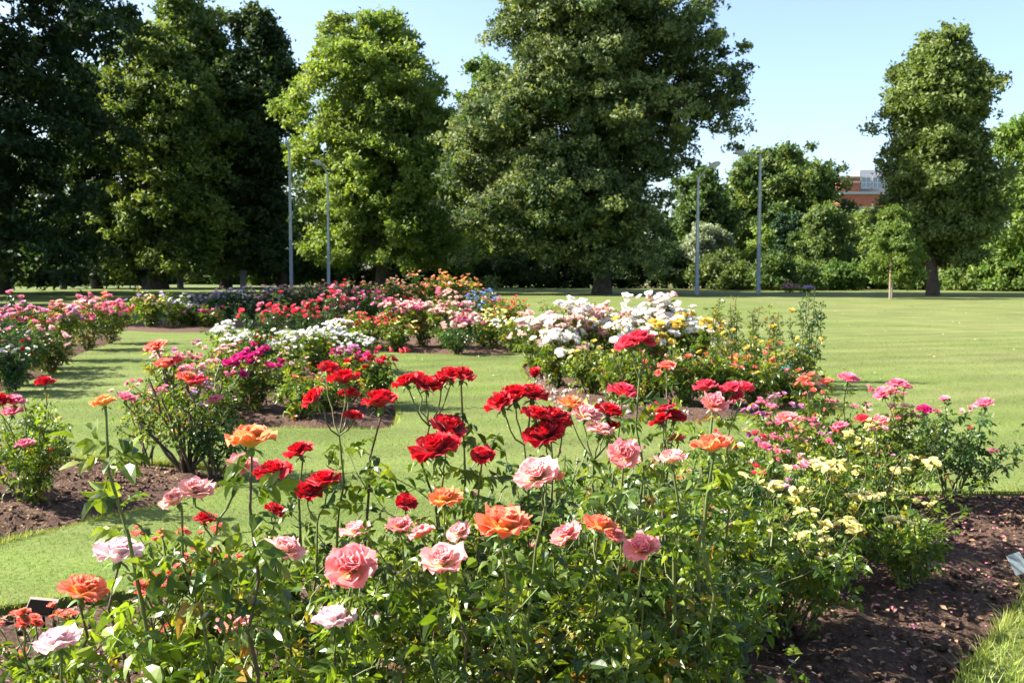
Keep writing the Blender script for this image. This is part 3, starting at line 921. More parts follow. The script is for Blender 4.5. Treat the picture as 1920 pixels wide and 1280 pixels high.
    for p, d, t in ([ends[i] for i in r.permutation(len(ends))[:buds]] if buds else []):
        link('bud', bud_mesh('x'), e, M4(axis_frame(norm(d + UPV * .6), 0), p + UPV * .01, .016) - np.pad(root[:, None], ((0, 1), (3, 0))))
    return e

def hero(x, y, w, c, D, tilt=None, style=None, az=None, seed=[0]):
    """a bloom seen at (x, y), w pixels across, D metres away; tilt in degrees from upright"""
    seed[0] += 1; r = random.Random(seed[0] * 5 + 3)
    tilt = r.uniform(3, 26) if tilt is None else tilt * .62
    az = r.uniform(120, 360) if az is None else az     # leans to the camera side unless told
    z = np.array([math.sin(R(tilt)) * math.cos(R(az)), math.sin(R(tilt)) * math.sin(R(az)), math.cos(R(tilt))])
    style = style or {'R': 'ruffled', 'K': 'ruffled', 'M': 'ruffled', 'O': 'loose', 'C': 'loose', 'P': 'loose', 'S': 'loose', 'V': 'full'}.get(c, 'full')
    rad = w / 2 / FPX * D / (.70 if c in 'RK' else .84)
    p = P(x, y, D)
    return dict(p=p - z * rad * .25, z=z, rad=rad, c=c, style=style)

# ------------------------------------------------------------------ trees
def leaf_spray(seed, n=7, spread=1.0, droop=.2):
    r = np.random.default_rng(seed); Vs, Fs, o = [], [], 0
    for i in range(n):
        V = np.array([(-.42, -.33, 0), (.62, 0, -.1), (-.42, .33, .05)], float)
        M = frames(np.array([norm(r.normal(size=3) + np.array([0, 0, -droop]))]), np.array([norm(r.normal(size=3) * .42 + UPV * .8)]))[0]
        V = V @ M.T * r.uniform(.7, 1.2) + r.normal(0, .55, 3) * spread
        Vs.append(V); Fs.append(np.array([(0, 1, 2)]) + o); o += 3
    V = np.concatenate(Vs)
    return V, np.concatenate(Fs), np.zeros((len(V), 2))
SPRAYS = [leaf_spray(s) for s in range(5)]

def crown_mesh(name, prof, D, n_lobe, per_lobe, leaf, mat, seed, lobe=(1.1, 2.3), depth=.8, fill=.16, flatten=.75, inner=.28, sub=16, droop=.25, airy=0.0):
    """prof: rows (height m, x-left m, x-right m) in world metres; boughs carry clumps, clumps carry sprays of leaves"""
    r = np.random.default_rng(seed)
    prof = sorted(prof); hs = np.array([p[0] for p in prof]); xl = np.array([p[1] for p in prof]); xr = np.array([p[2] for p in prof])
    total = int(n_lobe * per_lobe)
    nb = max(10, int(n_lobe / 4.2))
    area = np.interp(np.linspace(hs[0], hs[-1], 60), hs, (xr - xl))
    cdf = np.cumsum(area + .12 * area.max()); cdf /= cdf[-1]
    hb = np.interp((np.arange(nb) + r.random(nb)) / nb, np.concatenate([[0], cdf]), np.concatenate([[hs[0]], np.linspace(hs[0], hs[-1], 60)]))
    cb = (np.interp(hb, hs, xl) + np.interp(hb, hs, xr)) / 2; wb = (np.interp(hb, hs, xr) - np.interp(hb, hs, xl)) / 2
    th = (np.arange(nb) * 2.39996 + r.normal(0, .5, nb)) % (2 * math.pi)
    br = np.minimum(r.uniform(lobe[0], lobe[1], nb) * 1.35, np.maximum(wb * .62, .35))
    q = np.where(r.random(nb) < inner, r.uniform(.1, .7, nb), r.uniform(.72, 1.16, nb))
    rad = np.maximum(wb - br * 1.02, .05) * q
    oh = np.stack([np.cos(th), depth * np.sin(th), np.zeros(nb)], 1)
    B = np.stack([cb, np.full(nb, D), hb], 1) + oh * rad[:, None]
    B[:, 2] = np.minimum(B[:, 2], hs[-1] - br * .7)
    # clumps over each bough: stretched outwards, hanging at the tip
    w_ = br ** 1.6; thin = 1 - airy * np.clip((np.cos(th) * q + .1) * 1.1, 0, 1) * (hb > hs[0] + .3 * (hs[-1] - hs[0]))
    cnt = np.maximum(3, (w_ / w_.sum() * nb * sub * thin).astype(int))
    bi = np.repeat(np.arange(nb), cnt); n_c = len(bi)
    sd = norm(r.normal(size=(n_c, 3)) + UPV * .30 + oh[bi] * .35)
    reach = r.uniform(.35, 1.05, n_c) ** .6 * np.where(r.random(n_c) < .12, 1.3, 1.0)
    off = sd * br[bi][:, None] * reach[:, None] * np.array([1, 1, .72])
    along = np.einsum('ij,ij->i', off, oh[bi])
    off += oh[bi] * (along * .35)[:, None]
    off[:, 2] -= droop * np.maximum(along, 0) ** 1.3
    C = B[bi] + off
    C[:, 2] = np.maximum(C[:, 2], .2)
    lr = np.clip(br[bi] * r.uniform(.20, .42, n_c), .22, 1.0)
    per = max(5, total // n_c); n = n_c * per
    li = np.repeat(np.arange(n_c), per)
    d = norm(r.normal(size=(n, 3))); d[:, 2] = np.where(d[:, 2] < -.25, -d[:, 2] * .6, d[:, 2]); d = norm(d)
    k = np.where(r.random(n) < fill, r.random(n), r.uniform(.7, 1.1, n))
    S = np.stack([lr, lr, lr * flatten], 1)[li]
    T = C[li] + d * S * k[:, None]
    nd = norm(d * .9 + sd[li] * .6 + UPV * .3 + r.normal(0, .25, (n, 3)))
    x = norm(r.normal(size=(n, 3)) + np.array([0, 0, -.6]))
    M = frames(x, nd) * (leaf * r.uniform(.75, 1.25, n))[:, None, None]
    tb, tc = r.random(nb), r.random(n_c)
    rn = np.clip(.30 * tb[bi][li] + .34 * tc[li] + r.random(n) * .3 + .05 * (d[:, 2] > .3), 0, .98)  # random tone per bough and clump; upper leaves shifted as painted sunlight
    Vs, Fs, Rs, o = [], [], [], 0
    for tpl, ix in zip(SPRAYS, np.array_split(r.permutation(n), len(SPRAYS))):
        V, F, UV, rr2 = scatter(tpl, M[ix], T[ix], rn[ix])
        Vs.append(V); Fs.append(F + o); Rs.append(rr2); o += len(V)
    return mesh_np(name, np.concatenate(Vs), np.concatenate(Fs), mat, rnd=np.concatenate(Rs)), B, br

def hz(y, D):                                      # height above ground of row y at distance D
    return P(CX, y, D)[2]
def tree(name, label, D, rows, trunk_x, trunk_w, leaf, mat, n_lobe, per_lobe, seed, base=0.0, trunk_top=.6, group='lime trees around the lawn', cat='tree', lobe=(1.1, 2.3), limbs=16, trunks=None, **kw):
    tx = XD(trunk_x, D)[0]
    e = empty(name, (tx, D, 0)); tag(e, label, cat, group)
    prof = [(max(hz(y, D), .15), XD(a, D)[0] - tx, XD(b, D)[0] - tx) for y, a, b in rows]
    me, C, lr = crown_mesh('crown', prof, 0.0, n_lobe, per_lobe, leaf, TM[mat], seed, lobe=lobe, **kw)
    link('crown', me, e); n_lobe = len(C)
    r = np.random.default_rng(seed + 5)
    top = max(p[0] for p in prof); rad = trunk_w / 2 / FPX * D
    hh = np.array([0, .04, .12, .3, .5, .75, .97]) * top * .93
    ctr = np.interp(hh, [p[0] for p in sorted(prof)], [(p[1] + p[2]) / 2 for p in sorted(prof)]) * np.clip((hh / top - .12) * 1.4, 0, 1)
    tr = np.stack([ctr + r.normal(0, .08, 7), r.normal(0, .08, 7), hh], 1); tr[0] = (0, 0, -.15)
    rads = rad * np.array([1.45, 1.12, 1.0, .85, .6, .32, .1])
    link('trunk', tubes_mesh('trunk', [(tr, rads)], BARK, 10), e)
    cs = []
    low = min(p[0] for p in prof)
    for i in r.permutation(n_lobe)[:limbs]:
        tgt = C[i]; h0 = np.clip(tgt[2] - r.uniform(.15, .35) * np.hypot(tgt[0], tgt[1]) - .8, min(low, top * .25), top * .85)
        s = np.array([np.interp(h0, hh, tr[:, 0]), np.interp(h0, hh, tr[:, 1]), h0])
        c = curve(s, tgt, np.array([0, 0, .8]), r, 6, .12)
        cs.append((c, np.linspace(np.interp(h0, hh, rads) * .45, .03, 6)))
    if cs:
        o = link('limbs', tubes_mesh('limbs', cs, BARK, 5), e); o['kind'] = 'stuff'
    return e

G_L = 'tall lime trees behind the rose beds'
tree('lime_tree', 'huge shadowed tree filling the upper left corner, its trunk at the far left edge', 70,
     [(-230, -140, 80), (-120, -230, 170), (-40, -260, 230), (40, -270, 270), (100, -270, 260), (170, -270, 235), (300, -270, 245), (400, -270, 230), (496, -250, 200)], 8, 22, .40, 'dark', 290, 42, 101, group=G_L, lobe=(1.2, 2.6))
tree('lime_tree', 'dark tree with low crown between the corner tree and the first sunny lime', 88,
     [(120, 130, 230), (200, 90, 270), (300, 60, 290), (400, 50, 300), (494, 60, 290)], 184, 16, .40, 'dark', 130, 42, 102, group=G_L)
tree('lime_tree', 'lime tree with thick dark trunk and sunny yellow-green top, second from left', 86,
     [(48, 250, 330), (70, 232, 345), (110, 222, 400), (170, 205, 440), (220, 208, 465), (300, 215, 445), (400, 210, 430), (494, 232, 400)], 302, 24, .36, 'lime', 270, 50, 103, group=G_L)
tree('lime_tree', 'tall tree with feathery top against the sky behind the second lime', 92,
     [(-22, 320, 385), (20, 296, 430), (80, 292, 450), (150, 300, 480), (300, 330, 480), (420, 350, 480), (496, 350, 480)], 424, 18, .40, 'lime', 200, 44, 104, group=G_L)
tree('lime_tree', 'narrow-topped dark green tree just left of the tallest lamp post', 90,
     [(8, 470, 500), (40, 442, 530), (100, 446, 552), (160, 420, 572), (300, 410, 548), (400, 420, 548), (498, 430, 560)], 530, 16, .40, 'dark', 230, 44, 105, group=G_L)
tree('lime_tree', 'broad lime tree with bright yellow-green left side behind the two left lamp posts', 80,
     [(25, 690, 775), (60, 612, 788), (110, 582, 800), (150, 556, 850), (200, 538, 872), (250, 545, 885), (300, 580, 885), (400, 588, 880), (478, 600, 860)], 720, 26, .32, 'yellowlime', 360, 62, 106, group=G_L, droop=.4, limbs=26)
tree('lime_tree', 'pale green tree showing between the broad lime and the giant lime', 100,
     [(112, 880, 940), (150, 868, 980), (300, 860, 1000), (480, 860, 1000)], 935, 20, .42, 'yellowlime', 110, 40, 107, group=G_L)
tree('lime_tree', 'giant lime tree in the middle, tallest crown reaching above the picture with one dark trunk', 68,
     [(-90, 1010, 1230), (-40, 960, 1330), (0, 945, 1345), (60, 915, 1335), (130, 930, 1375), (180, 910, 1390), (230, 870, 1375), (270, 850, 1280), (340, 850, 1250), (400, 862, 1245), (430, 880, 1240), (450, 930, 1220)], 1128, 30, .26, 'big', 680, 70, 108, group=G_L, lobe=(1.0, 2.4), airy=.5, droop=.45, limbs=34)
for k, (x, D, hgt, hw, lab) in enumerate([(-300, 58, 25, 7, 'tree standing beyond the left edge of the lawn, farthest one'), (-490, 45, 23, 7, 'tree beyond the left edge of the lawn, middle one'), (-640, 34, 18, 6, 'tree beyond the left edge of the lawn, nearest one')]):
    ppm = FPX / D; gy = HOR + EYE * FPX / D
    tree('lime_tree', lab, D, [(gy - hgt * ppm, x - 2 * ppm, x + 2 * ppm), (gy - hgt * .85 * ppm, x - hw * .8 * ppm, x + hw * .8 * ppm), (gy - hgt * .4 * ppm, x - hw * ppm, x + hw * ppm), (gy - 3 * ppm, x - hw * .8 * ppm, x + hw * .8 * ppm)], x, 30, .7, 'dark', 110, 28, 120 + k, group=G_L)

G_R = 'trees on the far right side of the lawn'
tree('round_tree', 'dark round-topped chestnut tree behind the two right lamp posts', 112,
     [(282, 1425, 1478), (300, 1385, 1535), (330, 1345, 1562), (380, 1325, 1575), (440, 1330, 1575), (500, 1340, 1570)], 1450, 20, .42, 'lime', 200, 48, 130, group=G_R, lobe=(1.2, 2.4))
tree('round_tree', 'lighter green tree between the giant lime and the dark chestnut', 104,
     [(316, 1290, 1330), (350, 1270, 1360), (420, 1262, 1370), (500, 1270, 1370)], 1310, 14, .42, 'shrub', 80, 44, 131, group=G_R)
tree('hornbeam', 'tall narrow tree standing alone on the right of the lawn', 64,
     [(52, 1755, 1780), (75, 1722, 1798), (100, 1698, 1808), (150, 1664, 1835), (200, 1660, 1838), (240, 1690, 1825), (300, 1655, 1842), (350, 1635, 1852), (400, 1645, 1852), (450, 1695, 1840), (490, 1730, 1825)], 1748, 20, .27, 'olive', 380, 62, 132, group=G_R, lobe=(.9, 1.9), limbs=24)
tree('maple_tree', 'bright green tree cut by the right edge of the picture', 76,
     [(215, 1905, 2000), (260, 1862, 2050), (350, 1852, 2080), (450, 1840, 2090), (540, 1832, 2090)], 1965, 20, .34, 'fresh', 220, 46, 133, group=G_R, lobe=(.9, 1.8))
tree('young_tree', 'slender bright green young tree tied beside the tall narrow tree', 57,
     [(384, 1660, 1680), (420, 1640, 1702), (460, 1624, 1716), (500, 1618, 1722), (520, 1630, 1712)], 1671, 4, .17, 'yellowlime', 80, 42, 134, group=G_R, lobe=(.35, .75), limbs=12, fill=.5)
tree('round_tree', 'green tree hidden behind the narrow tree, left of it', 98,
     [(395, 1600, 1650), (440, 1570, 1700), (540, 1570, 1720)], 1640, 12, .36, 'shrub', 90, 40, 135, group=G_R)
tree('round_tree', 'neat domed evergreen right of the cypresses', 86,
     [(386, 1525, 1565), (410, 1500, 1590), (450, 1482, 1602), (520, 1490, 1600)], 1545, 10, .26, 'shrub', 120, 46, 136, group=G_R, lobe=(.6, 1.2))
tree('cypress', 'dark columnar cypress, left one of two beside the domed evergreen', 90, [(402, 1455, 1468), (430, 1445, 1480), (520, 1440, 1484)], 1462, 8, .20, 'cypress', 70, 40, 137, group='cypress pair', lobe=(.4, .8), limbs=0)
tree('cypress', 'dark columnar cypress touching the domed evergreen', 91, [(400, 1486, 1496), (430, 1478, 1503), (520, 1475, 1505)], 1490, 8, .20, 'cypress', 60, 40, 138, group='cypress pair', lobe=(.4, .8), limbs=0)
tree('willow', 'silvery grey-green tree behind the slender right-centre lamp post', 88, [(424, 1300, 1345), (450, 1282, 1362), (520, 1280, 1370)], 1320, 8, .26, 'silver', 80, 44, 139, group=G_R, lobe=(.6, 1.2))

# shrubs along the far edge
SH = [  # x, top y, width px, D, tone, label
    (1345, 480, 110, 84, 'olive', 'olive-green shrub below the silvery tree'), (1425, 428, 60, 88, 'yellowlime', 'arching yellow-green shrub left of the cypresses'),
    (1385, 500, 70, 82, 'shrub', 'low dark shrub left of the stout right lamp post'), (1455, 478, 80, 80, 'lime', 'green shrub right of the stout right lamp post'),
    (1510, 500, 70, 80, 'shrub', 'small shrub below the domed evergreen'), (1570, 495, 90, 80, 'fresh', 'leafy green shrub in front of the domed evergreen'),
    (1622, 478, 90, 84, 'lime', 'shrub left of the young tree'), (1700, 488, 80, 82, 'shrub', 'shrub in shade between young tree and narrow tree'),
    (1810, 482, 110, 80, 'lime', 'rounded shrub right of the narrow tree trunk'), (1890, 492, 90, 78, 'fresh', 'shrub at the foot of the bright right-hand tree'),
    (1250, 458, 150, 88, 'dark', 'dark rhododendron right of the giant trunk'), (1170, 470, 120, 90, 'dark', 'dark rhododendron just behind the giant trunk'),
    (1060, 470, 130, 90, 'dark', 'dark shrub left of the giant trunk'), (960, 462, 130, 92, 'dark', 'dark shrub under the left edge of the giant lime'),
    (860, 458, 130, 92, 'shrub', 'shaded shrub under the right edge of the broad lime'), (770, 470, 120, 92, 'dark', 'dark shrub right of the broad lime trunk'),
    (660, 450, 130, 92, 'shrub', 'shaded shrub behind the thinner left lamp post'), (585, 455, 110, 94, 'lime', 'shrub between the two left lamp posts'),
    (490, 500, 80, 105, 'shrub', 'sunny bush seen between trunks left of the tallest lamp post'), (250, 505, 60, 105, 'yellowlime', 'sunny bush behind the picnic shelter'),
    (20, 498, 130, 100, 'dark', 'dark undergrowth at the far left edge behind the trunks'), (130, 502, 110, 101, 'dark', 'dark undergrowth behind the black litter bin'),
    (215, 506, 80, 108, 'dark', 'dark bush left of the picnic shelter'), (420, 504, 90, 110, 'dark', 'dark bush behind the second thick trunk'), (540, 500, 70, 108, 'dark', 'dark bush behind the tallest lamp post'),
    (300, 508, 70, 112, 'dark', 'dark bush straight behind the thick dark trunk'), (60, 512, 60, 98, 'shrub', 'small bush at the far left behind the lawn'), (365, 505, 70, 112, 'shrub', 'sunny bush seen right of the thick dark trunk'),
]
for i, (x, ty, w, D, tn, lab) in enumerate(SH):
    x0, x1 = x - w / 2, x + w / 2; gy = HOR + EYE * FPX / D
    tree('shrub', lab, D, [(ty, x - w * .2, x + w * .2), (ty * .7 + gy * .3, x0 + w * .06, x1 - w * .06), (ty * .3 + gy * .7, x0, x1), (gy - 6, x0 + w * .05, x1 - w * .05)], x, 5, .27 if D < 90 else .31, tn, 38, 36, 200 + i,
         group='shrubs along the far edge of the lawn', cat='shrub', lobe=(.5, 1.1), limbs=4)
# azaleas in flower
for i, (x, ty, w, c, lab) in enumerate([(1480, 534, 50, 'L', 'low azalea with pink flowers right of the stout lamp post'), (1512, 536, 36, 'E', 'small mauve azalea right of the pink one')]):
    p = XD(x, 71); H_ = hz(ty, 71)
    bush('azalea', lab, p, 900 + i, H_, w / 2 / FPX * 71, 14, far=True, mids=c, mid_n=60, mid_px=.11, leaf='light', leaf_size=.22, cat='azalea', group='azaleas at the far edge', step=.12)
# far wood closing the view behind the trees
def far_wood(name, label, x0, x1, D, h, tn, n, seed):
    r = np.random.default_rng(seed); xs = np.linspace(x0, x1, 14)
    Vs = []
    n_l = n; X = r.uniform(x0, x1, n_l); Z = r.uniform(.06, 1.0, n_l) * h * (.8 + .2 * np.sin(X * .23)); Y = D + r.uniform(-3, 3, n_l)
    per = 26; li = np.repeat(np.arange(n_l), per); lr = r.uniform(1.6, 3.0, n_l)
    d = norm(r.normal(size=(n_l * per, 3)))
    T = np.stack([X, Y, Z], 1)[li] + d * lr[li][:, None] * np.array([1, 1, .8])
    T[:, 2] = np.abs(T[:, 2]) + .1
    M = frames(r.normal(size=T.shape), norm(d + UPV * .5)) * (.62 * r.uniform(.7, 1.3, len(T)))[:, None, None]
    V, F, UV, rn = scatter(SPRAYS[0], M, T, np.clip(r.random(n_l)[li] * .7 + r.random(len(T)) * .3, 0, .98))
    tag(link(name, mesh_np(name, V, F, TM[tn], rnd=rn)), label, kind='stuff')
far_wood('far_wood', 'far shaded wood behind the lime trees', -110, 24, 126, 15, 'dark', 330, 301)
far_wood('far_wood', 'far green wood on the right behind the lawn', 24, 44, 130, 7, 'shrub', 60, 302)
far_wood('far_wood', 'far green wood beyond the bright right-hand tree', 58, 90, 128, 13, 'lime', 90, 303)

# ------------------------------------------------------------------ lamp posts
GALV = simple('galvanised_steel', (.46, .50, .50), .45, .5, .35, nscale=6, namt=.25)
GALVD = simple('painted_lower_post', (.30, .35, .42), .55, .5, .1, nscale=6, namt=.25)
LAMPH = simple('lamp_head_shell', (.48, .48, .47), .5, .4)
GLASSY = simple('lamp_glass', (.65, .68, .7), .15, .6)
def lamp(label, x, D, top_y, arm, r0=.17, headsize=1.0):
    r0 *= .8; p = XD(x, D); h = hz(top_y, D)
    e = empty('street_lamp', tuple(p)); tag(e, label, 'street lamp', 'street lamps beyond the lawn')
    MB().lathe([(r0, -.1), (r0, 1.6), (r0 * .97, h * .36)], 14).build('lower_post', GALVD, e)
    MB().lathe([(r0 * .80, h * .36 - .02), (r0 * .92, h * .36 + .03), (r0 * .55, h)], 14).build('upper_post', GALV, e)
    MB().box((0, -r0 * .98, 1.0), (.16, .03, .6)).build('access_door', GALVD, e)
    ax, az_, ay = arm                               # reach sideways, upwards and towards the camera
    end = np.array([ax, -ay, h + az_])
    c = curve(np.array([0, 0, h - .15]), end, np.array([0, 0, .02]), np.random.default_rng(1), 5, 0)
    link('arm', tubes_mesh('arm', [(c, np.linspace(.055, .045, 5))], GALV, 8), e)
    dirv = Vector(end) - Vector((0, 0, h)); dirv.z = max(dirv.z * .35, 0); 
    if dirv.length < .05: dirv = Vector((0, -1, 0))
    q = dirv.to_track_quat('X', 'Z').to_matrix()
    hb = MB(); s = headsize
    hb.lathe([(.03, 0), (.12 * s, .06 * s), (.17 * s, .22 * s), (.18 * s, .5 * s), (.13 * s, .72 * s), (.03, .8 * s)], 10, c=end, rot=q @ Matrix.Rotation(math.pi / 2, 3, 'Y'))
    o = hb.build('lamp_head', LAMPH, e)
    gb = MB(); gb.lathe([(.13 * s, 0), (.12 * s, -.05 * s), (.05 * s, -.1 * s)], 10, c=Vector(end) + q @ Vector((.4 * s, 0, -.13 * s)))
    gb.build('lamp_glass', GLASSY, e)
lamp('tallest lamp post, straight grey-green pole in front of the left trees', 547, 70, 274, (.05, .06, .6), .155)
lamp('thinner lamp post just right of the tallest one with head bent left', 617, 66, 322, (-.30, .42, .35), .13, .8)
lamp('slender lamp post right of the giant lime, its arm rising to the right', 1306, 66, 332, (.62, .62, .2), .17)
lamp('stout lamp post with a flat arm pointing left in front of the chestnut', 1421, 68, 290, (-.95, .10, .1), .18)
lamp('dim lamp post in the deep shade at the far left edge', 27, 80, 430, (.3, .3, .3), .09)

# ------------------------------------------------------------------ brick building far right
BRICK = simple('red_brick', (.36, .13, .09), .85, .2, nscale=2, namt=.25, bump=.1)
WHITE = simple('white_render', (.50, .48, .46), .6)
GLAZ = simple('window_glass', (.16, .24, .38), .08, .7)
SLATE = simple('grey_lead', (.30, .33, .36), .6)
D_B = 190
def brick_building():
    x0, zt = XD(1571, D_B)[0], hz(333, D_B)
    x1 = XD(1790, D_B)[0]
    e = empty('brick_building', (x0, D_B, 0)); tag(e, 'red brick building with white windows showing between the right-hand trees', 'building')
    W, Dp = x1 - x0, 14
    zc = hz(362, D_B); yy = 0
    MB().box((W / 2, Dp / 2, (zc - .2) / 2), (W, Dp, zc - .2)).build('lower_wall', BRICK, e)
    MB().box((W / 2, Dp / 2 - .15, zc), (W + .5, Dp + .6, .45)).build('cornice', SLATE, e)
    bw = 3.6
    MB().box((bw / 2 + .1, Dp / 2 + .1, (zt + zc + .22) / 2), (bw, Dp, zt - zc - .22)).build('corner_tower', BRICK, e)
    MB().box((bw / 2 + .1, Dp / 2 + .1, zt + .15), (bw + .5, Dp + .5, .3)).build('coping', WHITE, e)
    MB().box((bw / 2 + .1, -.02 + .1, (zt + zc) / 2 + .6), (bw + .06, .12, .22)).build('string_course', WHITE, e)
    MB().box(((W + bw) / 2 + .1, Dp / 2 + 1.2, (zt - .9 + zc + .2) / 2), (W - bw - .1, Dp - 2, zt - .9 - zc - .2)).build('upper_wall', WHITE, e)
    MB().box(((W + bw) / 2 + .1, Dp / 2 + 1.2, zt - .6), (W - bw + .3, Dp - 1.4, .5)).build('roof', SLATE, e)
    MB().box((8.5, Dp / 2 + 3, zt + .9), (5, 5, 2.4)).build('roof_house', WHITE, e)
    for row, (zb, zh, n, yy) in enumerate([(zc + .9, 2.0, 8, .2), (zc - 4.6, 2.0, 9, 0), (zc - 8.6, 2.0, 9, 0)]):
        for i in range(n):
            xx = (bw + 1.2 + i * 2.1) if row == 0 else 1.6 + i * 2.35
            if xx > W - 1: continue
            f = MB()
            for dx in (-.85, 0, .85): f.box((xx + dx, yy - .04, zb + zh / 2), (.14, .16, zh))
            for dz in (0, zh / 2, zh): f.box((xx, yy - .02, zb + dz), (1.84, .14, .14))
            wf = f.build('window', WHITE, e)
            MB().box((xx, yy - .005, zb + zh / 2), (1.6, .03, zh - .1)).build('pane', GLAZ, wf)
brick_building()

# ------------------------------------------------------------------ small things under the far trees
ROADM = simple('road_asphalt', (.16, .155, .15), .85, nscale=3)
pth = MB().box((-34, 99, .006), (78, 2.4, .008)).build('road', ROADM); tag(pth, 'pale grey road behind the left trees', kind='structure')
pth2 = MB().box((8.5, 93, .006), (34, 1.6, .008)).build('path', simple('earth_path', (.36, .26, .20), .9, nscale=2)); tag(pth2, 'reddish path behind the giant lime', kind='structure')
BLUEG = simple('blue_grey_roof', (.26, .32, .42), .5)
GREYW = simple('grey_concrete', (.30, .30, .29), .85, nscale=4)
DARKP = simple('black_plastic', (.02, .022, .025), .45)
p = XD(268, 88)
e = empty('picnic_shelter', tuple(p)); tag(e, 'small shelter with blue-grey sloping roof left of the thick trunk', 'shelter')
MB().box((0, 0, 1.72), (2.0, 1.6, .1), Matrix.Rotation(R(-4), 3, 'Y')).build('roof', BLUEG, e)
for sx in (-.85, .85):
    for sy in (-.6, .6): MB().box((sx, sy, .84), (.09, .09, 1.7)).build('post', GREYW, e)
MB().box((.35, .1, .45), (.7, .5, .9)).build('cabinet', GREYW, e)
for i, (x, lab) in enumerate([(339, 'grey gatepost right of the thick dark trunk, shorter'), (457, 'grey gatepost left of the tallest lamp post')]):
    p = XD(x, 90)
    o = MB().lathe([(.30, 0), (.30, 1.35), (.36, 1.36), (.36, 1.46), (.20, 1.6), (.03, 1.66)], 4).build('gatepost', GREYW, loc=tuple(p)); tag(o, lab, 'post', 'gateposts by the road')
p = XD(120, 84); e = empty('litter_bin', tuple(p)); tag(e, 'black litter bin in the shade near the left trunks', 'litter bin')
MB().lathe([(.26, 0), (.30, .1), (.33, .95), (.30, 1.0)], 12).build('body', DARKP, e); MB().lathe([(.36, 1.0), (.36, 1.08), (.2, 1.22), (.02, 1.26)], 12).build('lid', DARKP, e)
# stake of the young tree
p = XD(1673, 56.5); STK = simple('stake_wood', (.30, .22, .15), .8, nscale=12)
e = empty('tree_stake', (p[0] - .15, p[1], 0)); tag(e, 'wooden stake and guard holding the young tree', 'stake')
MB().lathe([(.06, -.1), (.06, 2.6), (.02, 2.68)], 8).build('post', STK, e); MB().lathe([(.10, 0), (.10, 1.35), (.085, 1.36)], 8, c=(.15, .25, 0)).build('guard', simple('tree_guard', (.42, .36, .32), .7), e)
MB().box((.07, .12, 1.7), (.3, .04, .05)).build('tie', DARKP, e)

# ------------------------------------------------------------------ plaques, tags and the green sheet
PLQ = simple('black_plaque', (.006, .005, .005), .8, .0)
def plaque(label, x, y, D, w, h, tilt, yaw):
    p = P(x, y, D)
    e = empty('plant_plaque', (p[0], p[1], 0), R(yaw)); tag(e, label, 'plaque', 'name plaques on stakes')
    rot = Matrix.Rotation(R(tilt), 3, 'X')
    o = MB().box((0, 0, p[2]), (w, .008, h), rot).build('plate', PLQ, e, bevel=.002)
    o2 = MB().box((0, .004 + .002, p[2]), (w + .014, .006, h + .014), rot).build('backing', simple('brown_edge', (.10, .06, .045), .5), e)
    MB().lathe([(.005, -.1), (.005, p[2] - .01)], 6, c=(0, .014, 0)).build('stake', PLQ, e)
    return e
plaque('black plaque on a stake among coral flowers at lower left', 76, 1138, 3.55, .105, .052, -38, -14)
plaque('black tilted plaque beside the small coral bloom in the left bed', 112, 848, 8.3, .15, .075, -50, 20)
plaque('small plaque in the soil under the white roses', 1093, 694, 13.2, .14, .09, -45, 0)
tagm = simple('clear_plastic_tag', (.28, .32, .32), .35, .4, nscale=60)
p = P(1908, 1064, 5.35)
o = MB().box((0, 0, .03), (.08, .11, .004), Matrix.Rotation(R(62), 3, 'X') @ Matrix.Rotation(R(18), 3, 'Z')).build('plastic_tag', tagm, loc=(p[0], p[1], .045)); tag(o, 'shiny plastic plant tag stuck in the soil at the right edge', 'tag')
TEAL = simple('teal_plastic', (.015, .12, .11), .6, .3)
def teal(label, x, y, w, d, seed):
    q = G(x, y); r = np.random.default_rng(seed); n = 9
    X, Y = np.meshgrid(np.linspace(-w / 2, w / 2, n), np.linspace(-d / 2, d / 2, n))
    Z = .05 + .035 * np.sin(X * 9 + 1) * np.cos(Y * 11) + r.normal(0, .008, X.shape) + .05 * (1 - (2 * X / w) ** 2)
    idx = np.arange(n * n).reshape(n, n)
    F = np.stack([idx[:-1, :-1], idx[:-1, 1:], idx[1:, 1:], idx[1:, :-1]], -1).reshape(-1, 4)
    o = link('ground_sheet', mesh_np('ground_sheet', np.stack([X.ravel(), Y.ravel(), Z.ravel()], 1), F, TEAL, smooth=True), loc=(q[0], q[1], 0))
    m = o.modifiers.new('solid', 'SOLIDIFY'); m.thickness = .008
    tag(o, label, 'sheet', 'teal sheets behind the spindly roses')
teal('teal sheet lying on the grass right of the spindly roses', 1488, 694, .55, .9, 1)
teal('teal sheet on the grass seen through the spindly stems', 1395, 690, .5, .7, 2)

# ------------------------------------------------------------------ mid-distance rose bushes
def mid(label, x, by, ty, w, cols, n, rad_px, **kw):
    """x, base y, top y, width in the photograph"""
    D = EYE * FPX / (by - HOR); H_ = max(hz(ty, D), .3)
    s = kw.pop('seed', int(x * 7 + by)); far = kw.pop('far', D > 24)
    Rad = w / 1.8 / FPX * D
    args = dict(leaf='mid', leaf_size=.13 if D < 14 else .17 if D < 24 else .26, ncane=kw.pop('ncane', 12), twigs=5, step=.05 if D < 14 else .075 if D < 24 else .14,
                mids=cols, mid_n=n, mid_px=rad_px / FPX * D, far=far, bare=.08, twig_len=.26 if D < 24 else .4, cane_r=.006, woody=.5)
    args.update(kw)
    nc = args.pop('ncane')
    return bush(args.pop('name', 'rose_bush'), label, XD(x, D), s, H_, Rad, nc, **args)

gB2, gB3, gB4, gB5 = 'roses of the left bed', 'roses of the middle bed', 'roses of the pink row on the left', 'roses of the far beds'
gB6, gB7 = 'roses of the blush and yellow bed', 'roses of the white and yellow bed'
